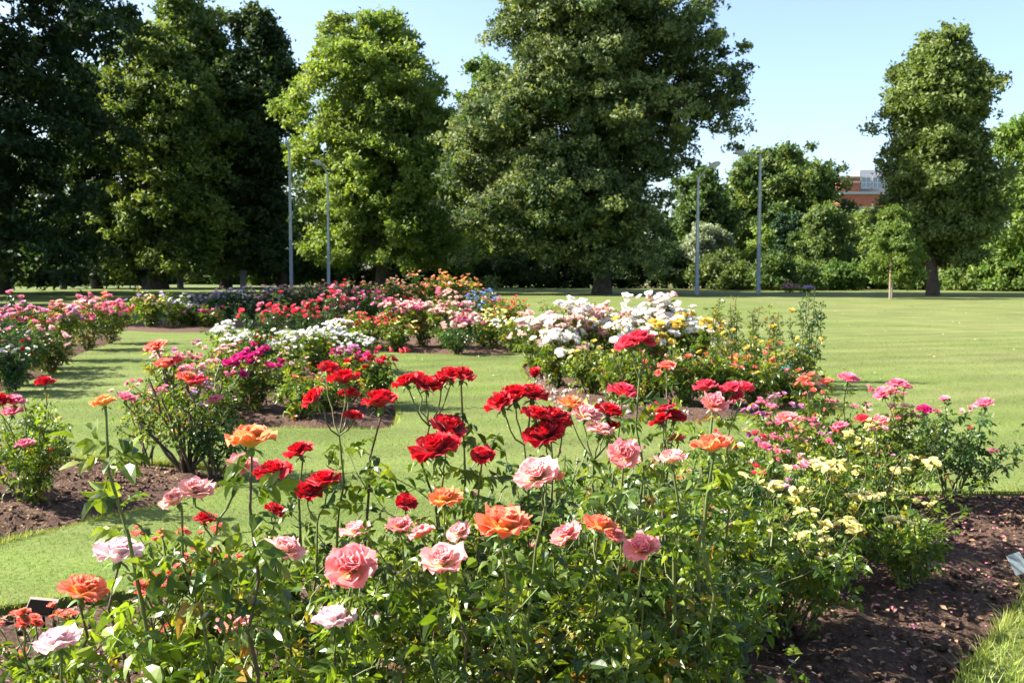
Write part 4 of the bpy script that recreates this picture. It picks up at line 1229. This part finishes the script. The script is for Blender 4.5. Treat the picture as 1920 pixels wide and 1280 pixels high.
# left bed
mid('light green rose with two pink blooms at the left edge beside the dark soil', 48, 958, 735, 170, 'K', 0, 8, leaf='light', leaf_size=.10, group=gB2, n_leaf_obj=60, hi=True, ncane=9,
    blooms=[hero(27, 752, 42, 'B', 6.9), hero(22, 772, 38, 'B', 6.9), hero(84, 717, 32, 'R', 6.7), hero(3, 750, 34, 'R', 6.8), hero(46, 833, 38, 'B', 6.6), hero(92, 846, 24, 'C', 6.8)])
mid('sparse rose at the far left end of the left bed', -60, 945, 780, 110, 'K', 3, 10, leaf='light', leaf_size=.10, group=gB2)
mid('leggy rose bush with bare woody base and coral blooms over the left bed', 345, 896, 665, 190, 'BBPL', 42, 8, leaf='light', leaf_size=.085, group=gB2, ncane=9, bare=.42, n_leaf_obj=60, cluster=3, cane_r=.011,
    blooms=[hero(293, 650, 42, 'F', 7.9), hero(310, 683, 44, 'F', 7.8), hero(325, 679, 30, 'K', 7.9), hero(352, 710, 44, 'F', 7.7), hero(372, 716, 34, 'K', 7.7), hero(404, 750, 34, 'B', 7.8), hero(236, 745, 32, 'B', 8.0)])
mid('small bloomless green rose right of the leggy bush', 395, 898, 775, 95, 'G', 0, 8, leaf='dark', leaf_size=.095, group=gB2, ncane=8, bare=.3, n_leaf_obj=30)
mid('thin rose with pale pink blooms left of the leggy bush', 268, 876, 700, 85, 'HB', 16, 8, leaf='light', leaf_size=.09, group=gB2, ncane=6, bare=.35, cluster=2)
# middle bed
mid('rose bush with hot magenta clusters at the left of the middle bed', 468, 778, 665, 100, 'M', 30, 14, group=gB3, cluster=3)
mid('rose bush with small pale pink flowers left of the magenta one', 400, 772, 645, 130, 'HBHP', 60, 8, leaf='light', group=gB3, cluster=3)
mid('pale pink rose at the left corner of the middle bed', 320, 762, 655, 110, 'HBL', 40, 8, leaf='light', group=gB3, cluster=3)
mid('low mauve rose below the magenta clusters', 395, 795, 735, 120, 'LEL', 26, 9, group=gB3, cluster=3)
mid('light green rose with few peach flowers in front of the middle bed', 560, 790, 705, 110, 'BPYF', 16, 6, leaf='light', group=gB3)
mid('yellowish green rose with red flowers in the middle bed', 610, 775, 695, 90, 'KYR', 16, 7, leaf='light', group=gB3)
mid('rose bush with lilac pink clusters at the right of the middle bed', 650, 760, 660, 120, 'LLM', 50, 8, group=gB3, cluster=4)
mid('crimson rose at the right end of the middle bed', 706, 768, 664, 60, 'MKR', 22, 10, group=gB3, cluster=2)
mid('bushy green rose in front of the whites', 520, 735, 665, 110, 'H', 8, 7, leaf='mid', group=gB3)
for x, by, ty, w, lab in [(425, 700, 604, 70, 'white rose with one tall spray, leftmost of the white bushes'), (465, 706, 625, 100, 'white rose second from left in the middle bed'),
                          (530, 705, 628, 100, 'white rose in the centre of the middle bed'), (590, 700, 618, 90, 'white rose with lemon centre right of centre'),
                          (632, 695, 603, 90, 'tallest white rose at the right of the white bushes'), (672, 700, 632, 70, 'white rose at the right end beside the lilac clusters')]:
    mid(lab, x, by, ty, w, 'W', 50, 7, leaf='light', group=gB3, cluster=4)
mid('scarlet rose poking through the whites', 478, 712, 618, 40, 'FR', 12, 6, leaf='dark', group=gB3)
# coral pink trio behind
for x, by, ty, w, n, lab in [(500, 650, 566, 95, 26, 'coral pink rose bush, left of the three behind the whites'), (575, 650, 560, 90, 26, 'coral pink rose bush, middle of the three behind the whites'), (634, 648, 536, 60, 22, 'tall coral pink rose bush, right of the three behind the whites')]:
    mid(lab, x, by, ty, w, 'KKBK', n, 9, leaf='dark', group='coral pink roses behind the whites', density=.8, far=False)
mid('tall stem rose with a single cherry bloom left of the coral roses', 522, 646, 538, 30, 'K', 2, 9, leaf='dark', group='coral pink roses behind the whites', ncane=3, far=False)
# left pink row
for x, by, ty, w, cols, n, lab in [(-70, 740, 560, 130, 'B', 30, 'pink rose at the near left end of the pink row'), (12, 705, 548, 100, 'BBL', 34, 'pink rose at the left picture edge in the pink row'),
                                   (62, 690, 572, 90, 'BBKL', 34, 'pink rose second in the pink row with lilac flowers'), (112, 676, 562, 90, 'BLTH', 34, 'rose with apricot and pink blooms in the pink row'),
                                   (160, 656, 555, 90, 'BBH', 34, 'pink rose right of the apricot one in the pink row'), (205, 644, 556, 80, 'BBBF', 34, 'pink rose with orange touches at the right end of the pink row'),
                                   (30, 722, 590, 110, 'HBE', 18, 'dusty green rose in front of the pink row'), (90, 700, 620, 90, 'H', 8, 'bloomless grey-green rose at the front of the pink row')]:
    mid(lab, x, by, ty, w, cols, n, 10.5 if 'dusty' not in lab else 7, leaf='mid' if x > 60 else 'dark', group=gB4, far=False)
mid('low rose with white and dark red flowers at the left picture edge', 15, 735, 650, 70, 'WWR', 22, 7, leaf='dark', group=gB4)
# far beds
mid('far rose with lavender and cream blooms beside the strip of soil', 282, 616, 545, 70, 'EZT', 40, 6, leaf='mid', group=gB5)
mid('far mauve rose right of the lavender and cream one', 335, 614, 558, 70, 'EEW', 45, 6, leaf='mid', group=gB5)
mid('far low rose with dark pink flowers in front of the lavender hedge', 388, 614, 580, 70, 'LMB', 30, 5, leaf='mid', group=gB5)
mid('far misty green plant left of the lavender hedge', 360, 612, 572, 50, 'L', 12, 4, leaf='grey', group=gB5)
for x, ty, cols, lab in [(385, 548, 'EEH', 'far lavender rose, first from the left in the lavender hedge'), (425, 541, 'EHE', 'far lavender rose, second in the lavender hedge'), (465, 538, 'EHW', 'far pale rose, third in the lavender hedge'), (505, 536, 'EHB', 'far lavender rose where the hedge turns peach')]:
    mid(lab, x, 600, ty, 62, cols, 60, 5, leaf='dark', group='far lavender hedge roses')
for i, (x, ty, cols, lab) in enumerate([(545, 527, 'GGT', 'dusty peach rose right of the tallest lamp post'), (590, 520, 'GHG', 'dusty peach rose left of the thinner lamp post'), (638, 518, 'GTK', 'dusty peach rose right of the thinner lamp post'),
                                        (688, 522, 'GTG', 'dusty peach rose in the middle of the far hedge'), (738, 516, 'TGT', 'apricot rose left of the bright orange ones'), (785, 512, 'TTO', 'bright apricot rose, first of the orange group'),
                                        (832, 506, 'OTO', 'tallest bright orange rose in the far hedge'), (875, 518, 'TOT', 'orange rose at the right end of the far hedge')]):
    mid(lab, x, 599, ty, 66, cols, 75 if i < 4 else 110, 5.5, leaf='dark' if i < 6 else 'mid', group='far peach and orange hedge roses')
for x, ty, lab in [(640, 556, 'deep pink rose in front of the peach hedge, left'), (690, 552, 'deep pink rose in front of the peach hedge, right'), (745, 556, 'dark red rose in front of the apricot ones')]:
    mid(lab, x, 610, ty, 66, 'LMM' if x < 700 else 'RGM', 45, 5.5, leaf='dark', group='far deep pink roses')
# blush and yellow bed
for x, by, ty, w, n, lab in [(748, 654, 570, 80, 44, 'blush pink rose, left one of the blush group'), (790, 652, 562, 80, 50, 'blush pink rose, second of the blush group'), (838, 655, 550, 90, 56, 'tallest blush pink rose of the blush group'), (858, 664, 592, 90, 46, 'low blush rose with dark leaves at the front of its bed')]:
    mid(lab, x, by, ty, w, 'HHHB', n, 8.5, leaf='mid' if by < 660 else 'dark', group=gB6, cluster=3)
mid('small red rose left of the blush group', 690, 656, 592, 80, 'RF', 46, 5, leaf='light', group=gB6, cluster=3)
mid('small scarlet and cream rose in front of the blush group', 740, 658, 600, 60, 'RFZ', 34, 5, leaf='light', group=gB6, cluster=2)
mid('low pinkish green rose at the left end of the blush bed', 660, 654, 585, 60, 'BHG', 16, 5, leaf='light', group=gB6)
for x, by, ty, w, lab in [(925, 656, 588, 80, 'pale yellow rose right of the blush group'), (968, 660, 596, 70, 'pale yellow rose beside the big white roses'), (905, 650, 600, 60, 'cream yellow rose tucked behind the low blush rose')]:
    mid(lab, x, by, ty, w, 'ZZW', 44, 6, leaf='light', group=gB6, cluster=2)
mid('blue flowering plant behind the blush roses', 902, 632, 552, 60, 'U', 60, 5, leaf='grey', group=gB6, cat='perennial', name='delphinium', upright=1.0)
mid('misty green plant with coral red flowers behind the yellow roses', 952, 636, 556, 90, 'FKF', 70, 4.5, leaf='light', group=gB6, cat='perennial', name='flowering_perennial', upright=.8)
mid('feathery green plant with few flowers behind the white roses', 1070, 640, 562, 100, 'FG', 8, 4, leaf='light', group=gB6, cat='perennial', name='flowering_perennial', upright=.8)
mid('green shrubby rose without blooms behind the white roses', 1140, 640, 575, 80, 'G', 4, 4, leaf='light', group=gB6)
# white and yellow bed
for x, by, ty, w, cols, n, lab in [(1042, 728, 628, 70, 'WWH', 34, 'low creamy white rose in front at the left of the big white group'), (1200, 722, 596, 90, 'WWY', 44, 'white rose just behind the bright cherry red bloom'), (1015, 708, 592, 90, 'WWH', 56, 'creamy white rose at the left end of the big white group'), (1062, 712, 572, 90, 'WWWH', 60, 'creamy white rose with a high round cluster, second of the white group'),
                                   (1122, 708, 580, 80, 'WYWH', 36, 'white rose with orange-yellow blooms mixed in'), (1168, 700, 574, 80, 'WH', 40, 'white rose in the middle behind the red bloom'),
                                   (1240, 705, 552, 90, 'WWWH', 64, 'tallest white rose crowning the big white group'), (1285, 712, 592, 80, 'WWY', 50, 'white and yellow rose right of the tallest white one'),
                                   (1330, 720, 612, 60, 'YWY', 18, 'yellow rose at the right end of the white group')]:
    mid(lab, x, by, ty, w, cols, int(n * 1.5), 12.5, leaf='mid', group=gB7, cluster=4, n_leaf_obj=0, bare=.12)
for x, by, ty, w, cols, n, leafc, lab in [(1110, 745, 640, 90, 'YZ', 8, 'light', 'yellow rose below the left of the white group'), (1165, 760, 655, 100, 'Y', 4, 'mid', 'leafy green rose below the red bloom'), (1225, 765, 660, 100, 'F', 8, 'mid', 'leafy rose with small coral blooms'),
                                          (1290, 768, 650, 100, 'F', 6, 'mid', 'leafy green rose below the yellow and white ones'), (1350, 765, 655, 90, 'FY', 8, 'light', 'leafy rose with a coral bloom near the spindly stems'), (1415, 765, 660, 100, 'FCY', 12, 'light', 'rose with small coral blooms below the spindly stems'),
                                          (1480, 760, 680, 80, 'FB', 8, 'mid', 'low rose right below the teal sheet')]:
    mid(lab, x, by, ty, w, cols, n, 9, leaf=leafc, group=gB7, ncane=13)
for x, by, ty, w, cols, n, lab in [(1365, 738, 618, 80, 'Y', 4, 'loose leafy rose joining the white group to the spindly stems'), (1440, 736, 626, 80, 'YF', 5, 'loose leafy rose with yellow and coral specks among the spindly stems'), (1500, 730, 640, 60, 'Y', 3, 'loose leafy rose at the foot of the dark spindly rose')]:
    mid(lab, x, by, ty, w, cols, n, 8, leaf='mid', group=gB7, ncane=7, upright=.8, density=.7)
for x, by, ty, w, lab, bl in [(1345, 725, 565, 26, 'tall spindly rose with bare upright stems, first from left', []), (1378, 725, 562, 24, 'tall spindly rose, second from left', []), (1412, 722, 566, 24, 'tall spindly rose, third from left', []),
                              (1456, 724, 575, 30, 'spindly rose with two yellow blooms', [hero(1450, 614, 20, 'Y', 14.3), hero(1443, 645, 22, 'Y', 14.2)]), (1520, 716, 545, 44, 'dark-leaved tall spindly rose at the right end with a yellow bloom', [hero(1484, 584, 20, 'Y', 14.8), hero(1486, 668, 14, 'Y', 14.6)])]:
    mid(lab, x, by, ty, w, 'Y', 0, 8, leaf='dark' if x > 1500 else 'mid', group='spindly roses at the right end of the bed', ncane=4 if x < 1500 else 7, twigs=3, twig_len=.16, leaf_size=.11, step=.05, blooms=bl, upright=1.0, bare=.1)

# ------------------------------------------------------------------ foreground roses
gF = 'roses of the nearest bed'
def near(label, xroot, D, H_, Rad, ncane, blooms, leaf='mid', nobj=55, seed=None, **kw):
    a = dict(hi=True, leaf=leaf, n_leaf_obj=nobj, density=.78, group=gF, leaf_size=.095, twigs=5, step=.036, bare=.40, buds=6)
    a.update(kw)
    return bush('rose_bush', label, XD(xroot, D), seed or int(xroot * 3 + D * 100), H_, Rad, ncane, blooms=blooms, **a)

near('rose with two very pale pink blooms and a coral one in the lower left corner', 190, 2.55, .55, .22, 4,
     [hero(222, 1036, 92, 'V', 2.45, 8, 'full'), hero(108, 1203, 88, 'V', 2.4, 18, 'full'), hero(155, 1106, 86, 'C', 2.5, 22)], 'light', 26, twigs=2, step=.05)
near('tall single-stemmed rose with an orange opening bud at left', 330, 2.5, .60, .12, 2,
     [hero(195, 754, 48, 'O', 2.35, 25, 'full')], 'light', 34, twigs=3, cane_r=.005, leaf_size=.125, step=.036, density=1.0, bare=.3)
near('rose with a big apricot bloom high above the lawn and twin pink blooms', 440, 2.55, .62, .14, 3,
     [hero(470, 824, 94, 'O', 2.3, 10), hero(452, 872, 56, 'S', 2.4, 40), hero(330, 935, 62, 'P', 2.42, 45, az=200), hero(366, 918, 62, 'P', 2.38, 30, az=300)], 'mid', 40, twigs=3, cane_r=.0048, leaf_size=.115, step=.038, density=1.0)
near('rose with five pink blooms in the lower middle left', 560, 2.85, .52, .28, 4,
     [hero(437, 1170, 64, 'P', 2.6, 14, 'full'), hero(625, 1161, 84, 'V', 2.6, 6, 'full'), hero(535, 1030, 72, 'P', 2.75, 30), hero(668, 995, 58, 'P', 2.8, 20, 'full'), hero(657, 1062, 100, 'S', 2.65, 55, az=265)], 'light', 70)
near('rose with dark red blooms low on the left beside the lawn', 560, 3.35, .58, .22, 4,
     [hero(561, 846, 48, 'R', 3.2, 30, az=200), hero(513, 885, 58, 'R', 3.25, 20), hero(578, 922, 44, 'R', 3.1, 40), hero(608, 902, 58, 'R', 3.1, 15), hero(515, 957, 36, 'R', 3.2), hero(383, 972, 36, 'R', 3.3)], 'mid', 60)
near('rose with a bouquet of red blooms in front of the lilac roses', 640, 3.3, .62, .2, 4,
     [hero(588, 746, 44, 'R', 3.1, 70, az=190), hero(617, 692, 40, 'R', 3.2), hero(645, 710, 50, 'R', 3.15, 20), hero(654, 738, 36, 'R', 3.2), hero(661, 780, 32, 'R', 3.1), hero(712, 752, 62, 'R', 3.1, 12)], 'mid', 60, twigs=3)
near('rose with tall red twin clusters standing against the lawn', 850, 3.35, .74, .28, 4,
     [hero(760, 716, 40, 'R', 3.15, 40, az=180), hero(782, 712, 44, 'R', 3.2, 10), hero(802, 722, 44, 'R', 3.15, 30, az=300), hero(828, 714, 40, 'R', 3.2, 20), hero(845, 704, 46, 'R', 3.15, 10), hero(868, 704, 44, 'R', 3.15, 20, az=330),
      hero(841, 802, 62, 'R', 3.1, 30), hero(818, 842, 80, 'R', 3.0, 28, az=220), hero(904, 854, 40, 'R', 3.0, 40, 'full'), hero(762, 942, 36, 'R', 3.0, 50)], 'mid', 90)
near('rose with the dense deep red cluster in the centre', 1000, 3.35, .95, .25, 6,
     [hero(938, 757, 54, 'R', 3.05, 40, az=200), hero(965, 742, 60, 'R', 3.1, 10), hero(1000, 740, 52, 'R', 3.1, 25, az=320), hero(1002, 702, 34, 'R', 3.15, 5, 'bud'), hero(1005, 778, 48, 'R', 3.0, 20), hero(1035, 782, 52, 'R', 3.05, 20, az=300),
      hero(1020, 815, 64, 'R', 3.0, 40, az=240), hero(1050, 800, 44, 'R', 3.05, 30)], 'mid', 90)
near('rose with the large coral orange bloom and pink-yellow blooms at centre', 930, 2.75, .80, .32, 6,
     [hero(1005, 890, 84, 'P', 2.6, 50, az=230), hero(1030, 888, 50, 'C', 2.63, 30, az=340), hero(943, 984, 106, 'C', 2.45, 14), hero(830, 1050, 82, 'P', 2.5, 35, az=250), hero(833, 935, 62, 'O', 2.75, 20), hero(748, 985, 46, 'S', 2.8, 25), hero(790, 1000, 54, 'S', 2.75, 40), hero(862, 998, 52, 'P', 2.7, 50, az=220)], 'mid', 110)
near('rose with coral and salmon blooms half hidden in leaves right of centre', 1140, 2.9, .82, .32, 6,
     [hero(1125, 985, 62, 'C', 2.7, 20), hero(1062, 1003, 62, 'S', 2.75, 45, az=200), hero(1152, 1003, 40, 'S', 2.75, 40), hero(1202, 1028, 66, 'S', 2.6, 50, az=240), hero(1170, 850, 62, 'S', 2.75, 75, az=265)], 'mid', 110)
near('tall rose with an orange-coral bloom, a pink one and a salmon one on long stems', 1290, 3.0, .85, .25, 5,
     [hero(1335, 835, 74, 'C', 2.75, 12), hero(1260, 860, 62, 'P', 2.85, 15, 'full'), hero(1340, 757, 52, 'S', 3.1, 50, az=280)], 'mid', 90, cane_r=.006)
near('rose with apricot and pale pink blooms side by side behind the deep red cluster', 1110, 3.7, .92, .28, 5,
     [hero(1070, 757, 50, 'O', 3.4, 15), hero(1098, 778, 56, 'P', 3.35, 35, az=300), hero(1142, 772, 46, 'R', 3.4, 20), hero(1145, 800, 32, 'R', 3.4), hero(1168, 735, 48, 'K', 3.5, 15), hero(1125, 806, 48, 'P', 3.3, 20)], 'mid', 70)
near('tallest rose with a bright cherry red cluster above the white roses', 1225, 3.4, .95, .22, 4,
     [hero(1178, 644, 46, 'K', 3.2, 40, az=200, style='ruffled'), hero(1200, 634, 44, 'K', 3.2, 10), hero(1215, 642, 30, 'K', 3.2, 30, az=330), hero(1240, 766, 46, 'K', 3.3, 20), hero(1238, 788, 38, 'R', 3.25, 40), hero(1265, 782, 40, 'R', 3.3, 20), hero(1270, 822, 26, 'K', 3.2), hero(1250, 686, 34, 'F', 3.9)], 'mid', 70)
near('rose with round cherry pink blooms left of the pink cluster roses', 1365, 4.0, .95, .22, 5,
     [hero(1322, 726, 42, 'K', 3.7, 12), hero(1372, 728, 36, 'K', 3.7, 25, az=200), hero(1396, 727, 34, 'K', 3.75, 20, az=330), hero(1382, 744, 26, 'K', 3.7, 40)], 'mid', 60)
# low coral floribundas on the left
def spray(cx, cy, n, sx, sy, w, c, D, seed):
    r = random.Random(seed)
    return [hero(cx + r.gauss(0, sx), cy + r.gauss(0, sy), w * r.uniform(.8, 1.2), c, D + r.uniform(-.08, .08)) for _ in range(n)]
near('low floribunda with coral red flower clusters behind the twin pink blooms', 370, 3.65, .60, .28, 5, spray(380, 1045, 18, 34, 12, 22, 'F', 3.45, 1) + spray(325, 1003, 7, 22, 6, 20, 'F', 3.5, 2) + spray(405, 992, 6, 16, 5, 20, 'F', 3.5, 3), 'light', 30, mids='F', mid_n=14, mid_px=.020, cluster=6, leaf_size=.085, low_blooms=.8, seed=411)
near('low floribunda with coral red flowers behind the pale pink bloom', 285, 3.25, .50, .22, 4, spray(290, 1095, 18, 28, 14, 24, 'F', 3.05, 4) + spray(335, 1080, 6, 14, 8, 22, 'F', 3.1, 5), 'light', 30, mids='FFS', mid_n=12, mid_px=.020, cluster=6, leaf_size=.085, low_blooms=.8, seed=412)
near('low floribunda with coral flowers around the black plaque in the lower left corner', 50, 3.2, .45, .26, 5, spray(30, 1160, 9, 26, 8, 24, 'F', 3.0, 6) + spray(125, 1150, 6, 16, 8, 22, 'F', 3.0, 7), 'light', 30, mids='FFS', mid_n=14, mid_px=.020, cluster=5, leaf_size=.085, low_blooms=.8, seed=413)
near('low floribunda with coral flowers at the bottom near the lower left blooms', 330, 2.85, .42, .2, 4, [], 'light', 20, mids='FS', mid_n=14, mid_px=.018, cluster=4, leaf_size=.085, seed=414)
# cream yellow floribundas on the right
for x, D, H_, Rad, n, lab in [(1640, 5.7, .74, .48, 130, 'low floribunda with cream yellow clusters below the pink roses, farthest right'), (1520, 5.0, .72, .44, 120, 'low floribunda with cream yellow flowers, highest of the cream row'), (1480, 4.4, .64, .40, 80, 'low floribunda with cream yellow sprays beside the dark soil'),
                              (1340, 4.3, .64, .40, 36, 'low floribunda with few cream flowers right of the salmon bloom'), (1330, 3.8, .48, .26, 12, 'low leafy floribunda overhanging the soil at the bottom right'), (1720, 5.1, .42, .22, 12, 'small floribunda sprig with cream flowers on the open soil')]:
    near(lab, x, D, H_, Rad, 15 if Rad > .3 else 8, [], 'light', 70, mids='Z', mid_n=n, mid_px=.030, cluster=9, leaf_size=.08, twigs=7, step=.034, twig_len=.24, bare=.12, low_blooms=.8, seed=int(x + D * 10), buds=0, group='cream yellow floribundas')
# pink roses behind on the right
for x, D, H_, Rad, n, cols, leafc, bl, lab in [
    (1800, 7.15, .62, .42, 10, 'BH', 'dark', [hero(1845, 757, 38, 'B', 6.9, 20), hero(1820, 804, 16, 'F', 7.0), hero(1770, 750, 24, 'B', 7.0), hero(1733, 768, 32, 'M', 6.9, 20)], 'rose at the right end of the bed with a lone pink bloom held outwards'),
    (1690, 6.9, .66, .40, 22, 'BSH', 'mid', [hero(1655, 737, 38, 'B', 6.7, 50, az=200), hero(1680, 720, 36, 'B', 6.7, 10), hero(1668, 732, 26, 'S', 6.6), hero(1697, 724, 26, 'B', 6.8), hero(1650, 790, 34, 'S', 6.5), hero(1618, 786, 28, 'K', 6.5)], 'rose with a rounded pink cluster high on one stem'),
    (1590, 6.9, .72, .34, 20, 'BLH', 'mid', [hero(1590, 710, 40, 'B', 6.8, 20), hero(1575, 800, 34, 'B', 6.3)], 'rose with a single pink cluster left of the rounded one'),
    (1525, 7.0, .74, .36, 26, 'BSF', 'mid', [hero(1506, 712, 26, 'F', 6.8), hero(1522, 704, 22, 'F', 6.8), hero(1550, 716, 28, 'F', 6.8)], 'rose with three small coral blooms and pink clusters'),
    (1455, 6.4, .80, .36, 44, 'BBLS', 'light', [hero(1475, 785, 44, 'S', 6.0)], 'rose covered in small pink flowers right of the cherry pink blooms'),
    (1380, 5.6, .74, .34, 26, 'BLK', 'light', [], 'rose with small pink flowers behind the orange-coral bloom'),
    (1530, 5.9, .62, .34, 24, 'BHL', 'mid', [hero(1435, 838, 30, 'B', 5.4)], 'rose with faded pink flowers above the cream row'),
    (1440, 5.2, .66, .30, 10, 'LB', 'dark', [], 'dark leaved rose with few dusky pink flowers behind the cream row')]:
    near(lab, x, D, H_, Rad, 10, bl, leafc, 45, mids=cols, mid_n=int(n * 1.5), mid_px=.031, cluster=4, leaf_size=.095, twigs=5, step=.042, seed=int(x + D * 10), group='pink roses at the right of the nearest bed')
# leafy growth between the flowering bushes
for i, (x, D, H_, Rad, lf, lab) in enumerate([
    (720, 3.05, .60, .3, 'mid', 'leafy rose without open blooms between the pink and red ones'), (870, 3.6, .84, .34, 'mid', 'leafy rose behind the apricot bloom at centre'),
    (1060, 3.2, .84, .34, 'mid', 'leafy rose below the deep red cluster'), (1210, 3.35, .84, .36, 'mid', 'leafy rose below the pale pink bloom right of centre'),
    (1080, 4.3, .90, .38, 'dark', 'leafy rose far back in the centre of the nearest bed'), (1240, 4.4, .88, .40, 'mid', 'leafy rose back right of the deep red cluster'),
    (940, 4.2, .84, .36, 'mid', 'leafy rose back left of the deep red cluster'), (790, 4.0, .66, .30, 'mid', 'low leafy rose beside the lawn at centre left'),
    (1290, 3.6, .80, .36, 'light', 'yellow-green leafy rose left of the cream row'), (660, 3.7, .60, .28, 'light', 'low yellow-green rose near the left lawn'),
    
    (1200, 2.9, .44, .26, 'mid', 'dark leafy rose at the bottom edge right of centre'), (420, 2.7, .44, .2, 'light', 'low yellow-green rose at the bottom edge left'),
    (1180, 5.2, .80, .42, 'mid', 'leafy rose at the back edge of the nearest bed'), (1330, 4.9, .72, .38, 'dark', 'dusky leaved rose behind the tall coral bloom')]):
    near(lab, x, D, H_, Rad, 7, [], lf, 40, seed=700 + i, mids='TSG', mid_n=4 if i % 2 else 2, mid_px=.022, buds=4, group='leafy roses of the nearest bed', twigs=4, step=.042, density=.6)
print('OBJECTS', len(bpy.data.objects), 'TRIS', sum(len(m.polygons) for m in bpy.data.meshes))
